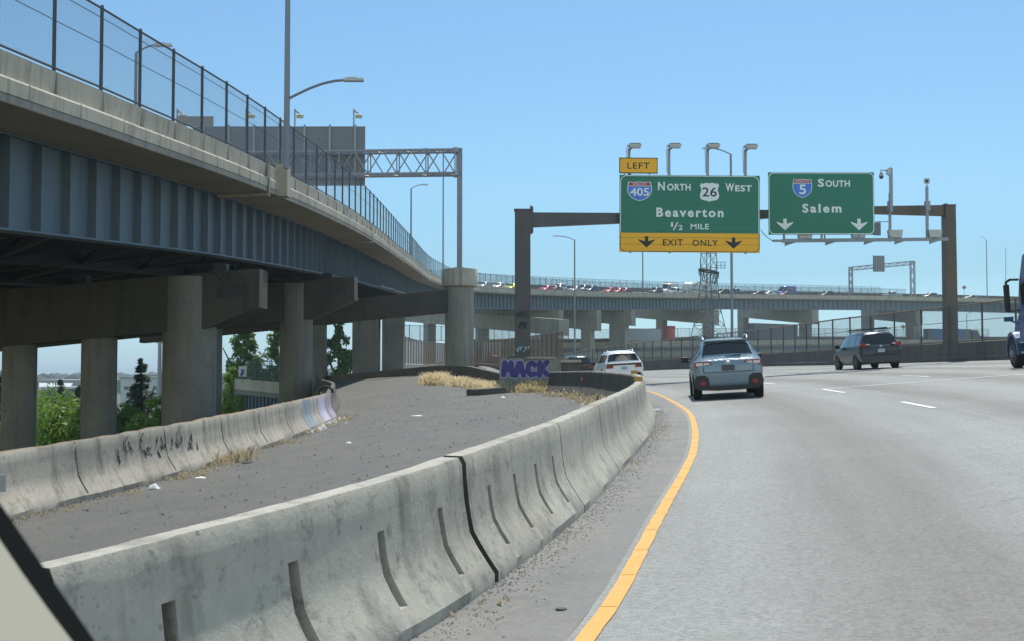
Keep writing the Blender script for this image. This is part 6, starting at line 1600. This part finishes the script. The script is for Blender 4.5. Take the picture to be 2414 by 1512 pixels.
stones('rubble', 'pale concrete rubble and litter at the far end of the left barrier', gen4, 160, LITTER)
def scrap(nm, lab, px, py, s, mt=LITTER, flat=.25, cat='litter'):
    s *= .6; lo, hi = 4., 90.
    for _ in range(60):
        m_ = (lo + hi) / 2; p = W(px, py, m_)
        if p.z > g(p.x, p.y): lo = m_
        else: hi = m_
    p = W(px, py, lo); rt = thing(nm, GP(p.x, p.y), lab, cat); mb = MB(); n = 6
    mb.grid(lambda u, v: GP(p.x, p.y) + Vector(((u - .5) * s * (1.2 + .3 * math.sin(9 * v)), (v - .5) * s * (1 + .3 * math.sin(7 * u)), s * flat * (1.1 + mnoise.noise(Vector((u * 3 + px, v * 3, py)))) * math.sin(math.pi * max(.02, u)) * math.sin(math.pi * max(.02, v)))), n, n)
    mb.build('scrap', mt, rt, 60)
scrap('paper_scrap', 'flat white paper scrap beside the left barrier near the dry weed', 474, 1127, .22, flat=.12)
scrap('plastic_bag', 'crumpled whitish bag against the foot of the left barrier', 364, 1152, .2, flat=.6)
scrap('white_bag', 'white rubbish lump in the weeds in front of the graffiti pedestal', 1242, 921, .5, flat=.8)
scrap('paper_scrap', 'white scrap on the closed pavement nearest the barrier wall top', 1127, 1091, .18, flat=.2)
scrap('paper_scrap', 'tiny white scrap in the middle of the closed pavement', 822, 1045, .14, flat=.3)
scrap('paper_scrap', 'white scrap left of the graffiti pedestal on open pavement', 1186, 938, .2, flat=.4)
scrap('blue_rag', 'small bluish rag by the shoulder near the barrier bend', 1548, 967, .25, basic('blue_rag_cloth', (.35, .5, .65), .8), .2)
scrap('bark_piece', 'dark flat scrap under the left barrier weed', 585, 1092, .3, basic('dark_scrap', (.07, .06, .05), .9), .2)
scrap('white_board', 'long pale board lying on the closed pavement', 985, 981, .5, LITTER, .06)
rt = thing('tyre_scrap', GP(*LFT.at(LFT.near(-5.5, 38.6)).xy, .8), 'curled dark scrap on top of the far end of the left barrier', 'scrap')
q = LFT.near(-5.5, 38.4); t, r = LFT.fr(q); p = LFT.at(q) - r * .3; z = g(p.x, p.y) + .8
mb = MB(); mb.tube([Vector((p.x + .22 * math.cos(a), p.y, z + .05 + .2 * math.sin(a))) for a in (0, .5, 1., 1.6, 2.2, 2.8, 3.3)], .04, 6); mb.build('rubber_strip', RUBBER, rt)
p = W(6, 1140, 14.6); rt = thing('marker_plate', p, 'small pale reflector plate on the left barrier at the picture edge', 'reflector'); mb = MB(); mb.box(p, (.07, .03, .2)); mb.build('plate', LAMP_MET, rt)
# small oval lid on the shoulder
p = None; lo, hi = 4., 20.
for _ in range(50):
    m_ = (lo + hi) / 2; q_ = W(1323, 1437, m_)
    if q_.z > g(q_.x, q_.y): lo = m_
    else: hi = m_
p = W(1323, 1437, lo); rt = thing('pavement_lid', GP(p.x, p.y), 'small round dark lid set in the shoulder left of the yellow line', 'lid'); mb = MB(); mb.lathe([(.032, 0), (.032, .006), (.02, .008)], GP(p.x, p.y), 'z', 16); mb.build('lid', DARK_MATTE, rt)

# ------------------------------------------------------------------ own car: pillar at the lower left corner
d = .55
rt = thing('car_pillar', W(60, 1450, d), 'cream car window pillar with black seal at the lower left corner', 'car interior')
def strip3(pts0, pts1, dep, nm, mt):
    mb = MB(); vs = []
    for (x0, y0), (x1, y1) in zip(pts0, pts1):
        a, b_ = W(x0, y0, d), W(x1, y1, d); vs += [a, b_, b_ + Vector((-.02, dep, 0)), a + Vector((-.02, dep, 0))]
    fs = []
    for i in range(len(pts0) - 1):
        for k in range(4): fs.append((i * 4 + k, i * 4 + (k + 1) % 4, i * 4 + 4 + (k + 1) % 4, i * 4 + 4 + k))
    fs += [(0, 1, 2, 3), tuple(len(vs) - 4 + k for k in range(4))]; mb.add(vs, fs); mb.build(nm, mt, rt, 40)
up = [(-140, 960), (-60, 1085), (0, 1187), (70, 1290), (150, 1405), (224, 1512), (300, 1620), (380, 1740)]
mid_ = [(-210, 1000), (-95, 1140), (-8, 1262), (50, 1348), (112, 1435), (170, 1512), (240, 1620), (320, 1740)]
low = [(-500, 1250), (-420, 1360), (-340, 1450), (-280, 1520), (-220, 1600), (-160, 1660), (-100, 1760), (-40, 1860)]
strip3(up, mid_, .025, 'window_seal', SEAL)
strip3(mid_, low, .05, 'pillar_trim', CREAM)

# ------------------------------------------------------------------ haze
mb = MB(); mb.box((0, 9400, 32), (18600, 19100, 100)); hz = mb.build('haze', [], fix=True); tag(hz, kind='stuff')
m, n, b = newmat('haze_air'); n.nodes.remove(b); pv = nd(n, 'ShaderNodeVolumePrincipled'); pv.inputs['Color'].default_value = (.76, .92, 1, 1); pv.inputs['Density'].default_value = .00027; pv.inputs['Anisotropy'].default_value = .3
n.links.new(pv.outputs[0], n.nodes['Material Output'].inputs['Volume']); hz.data.materials.append(m)
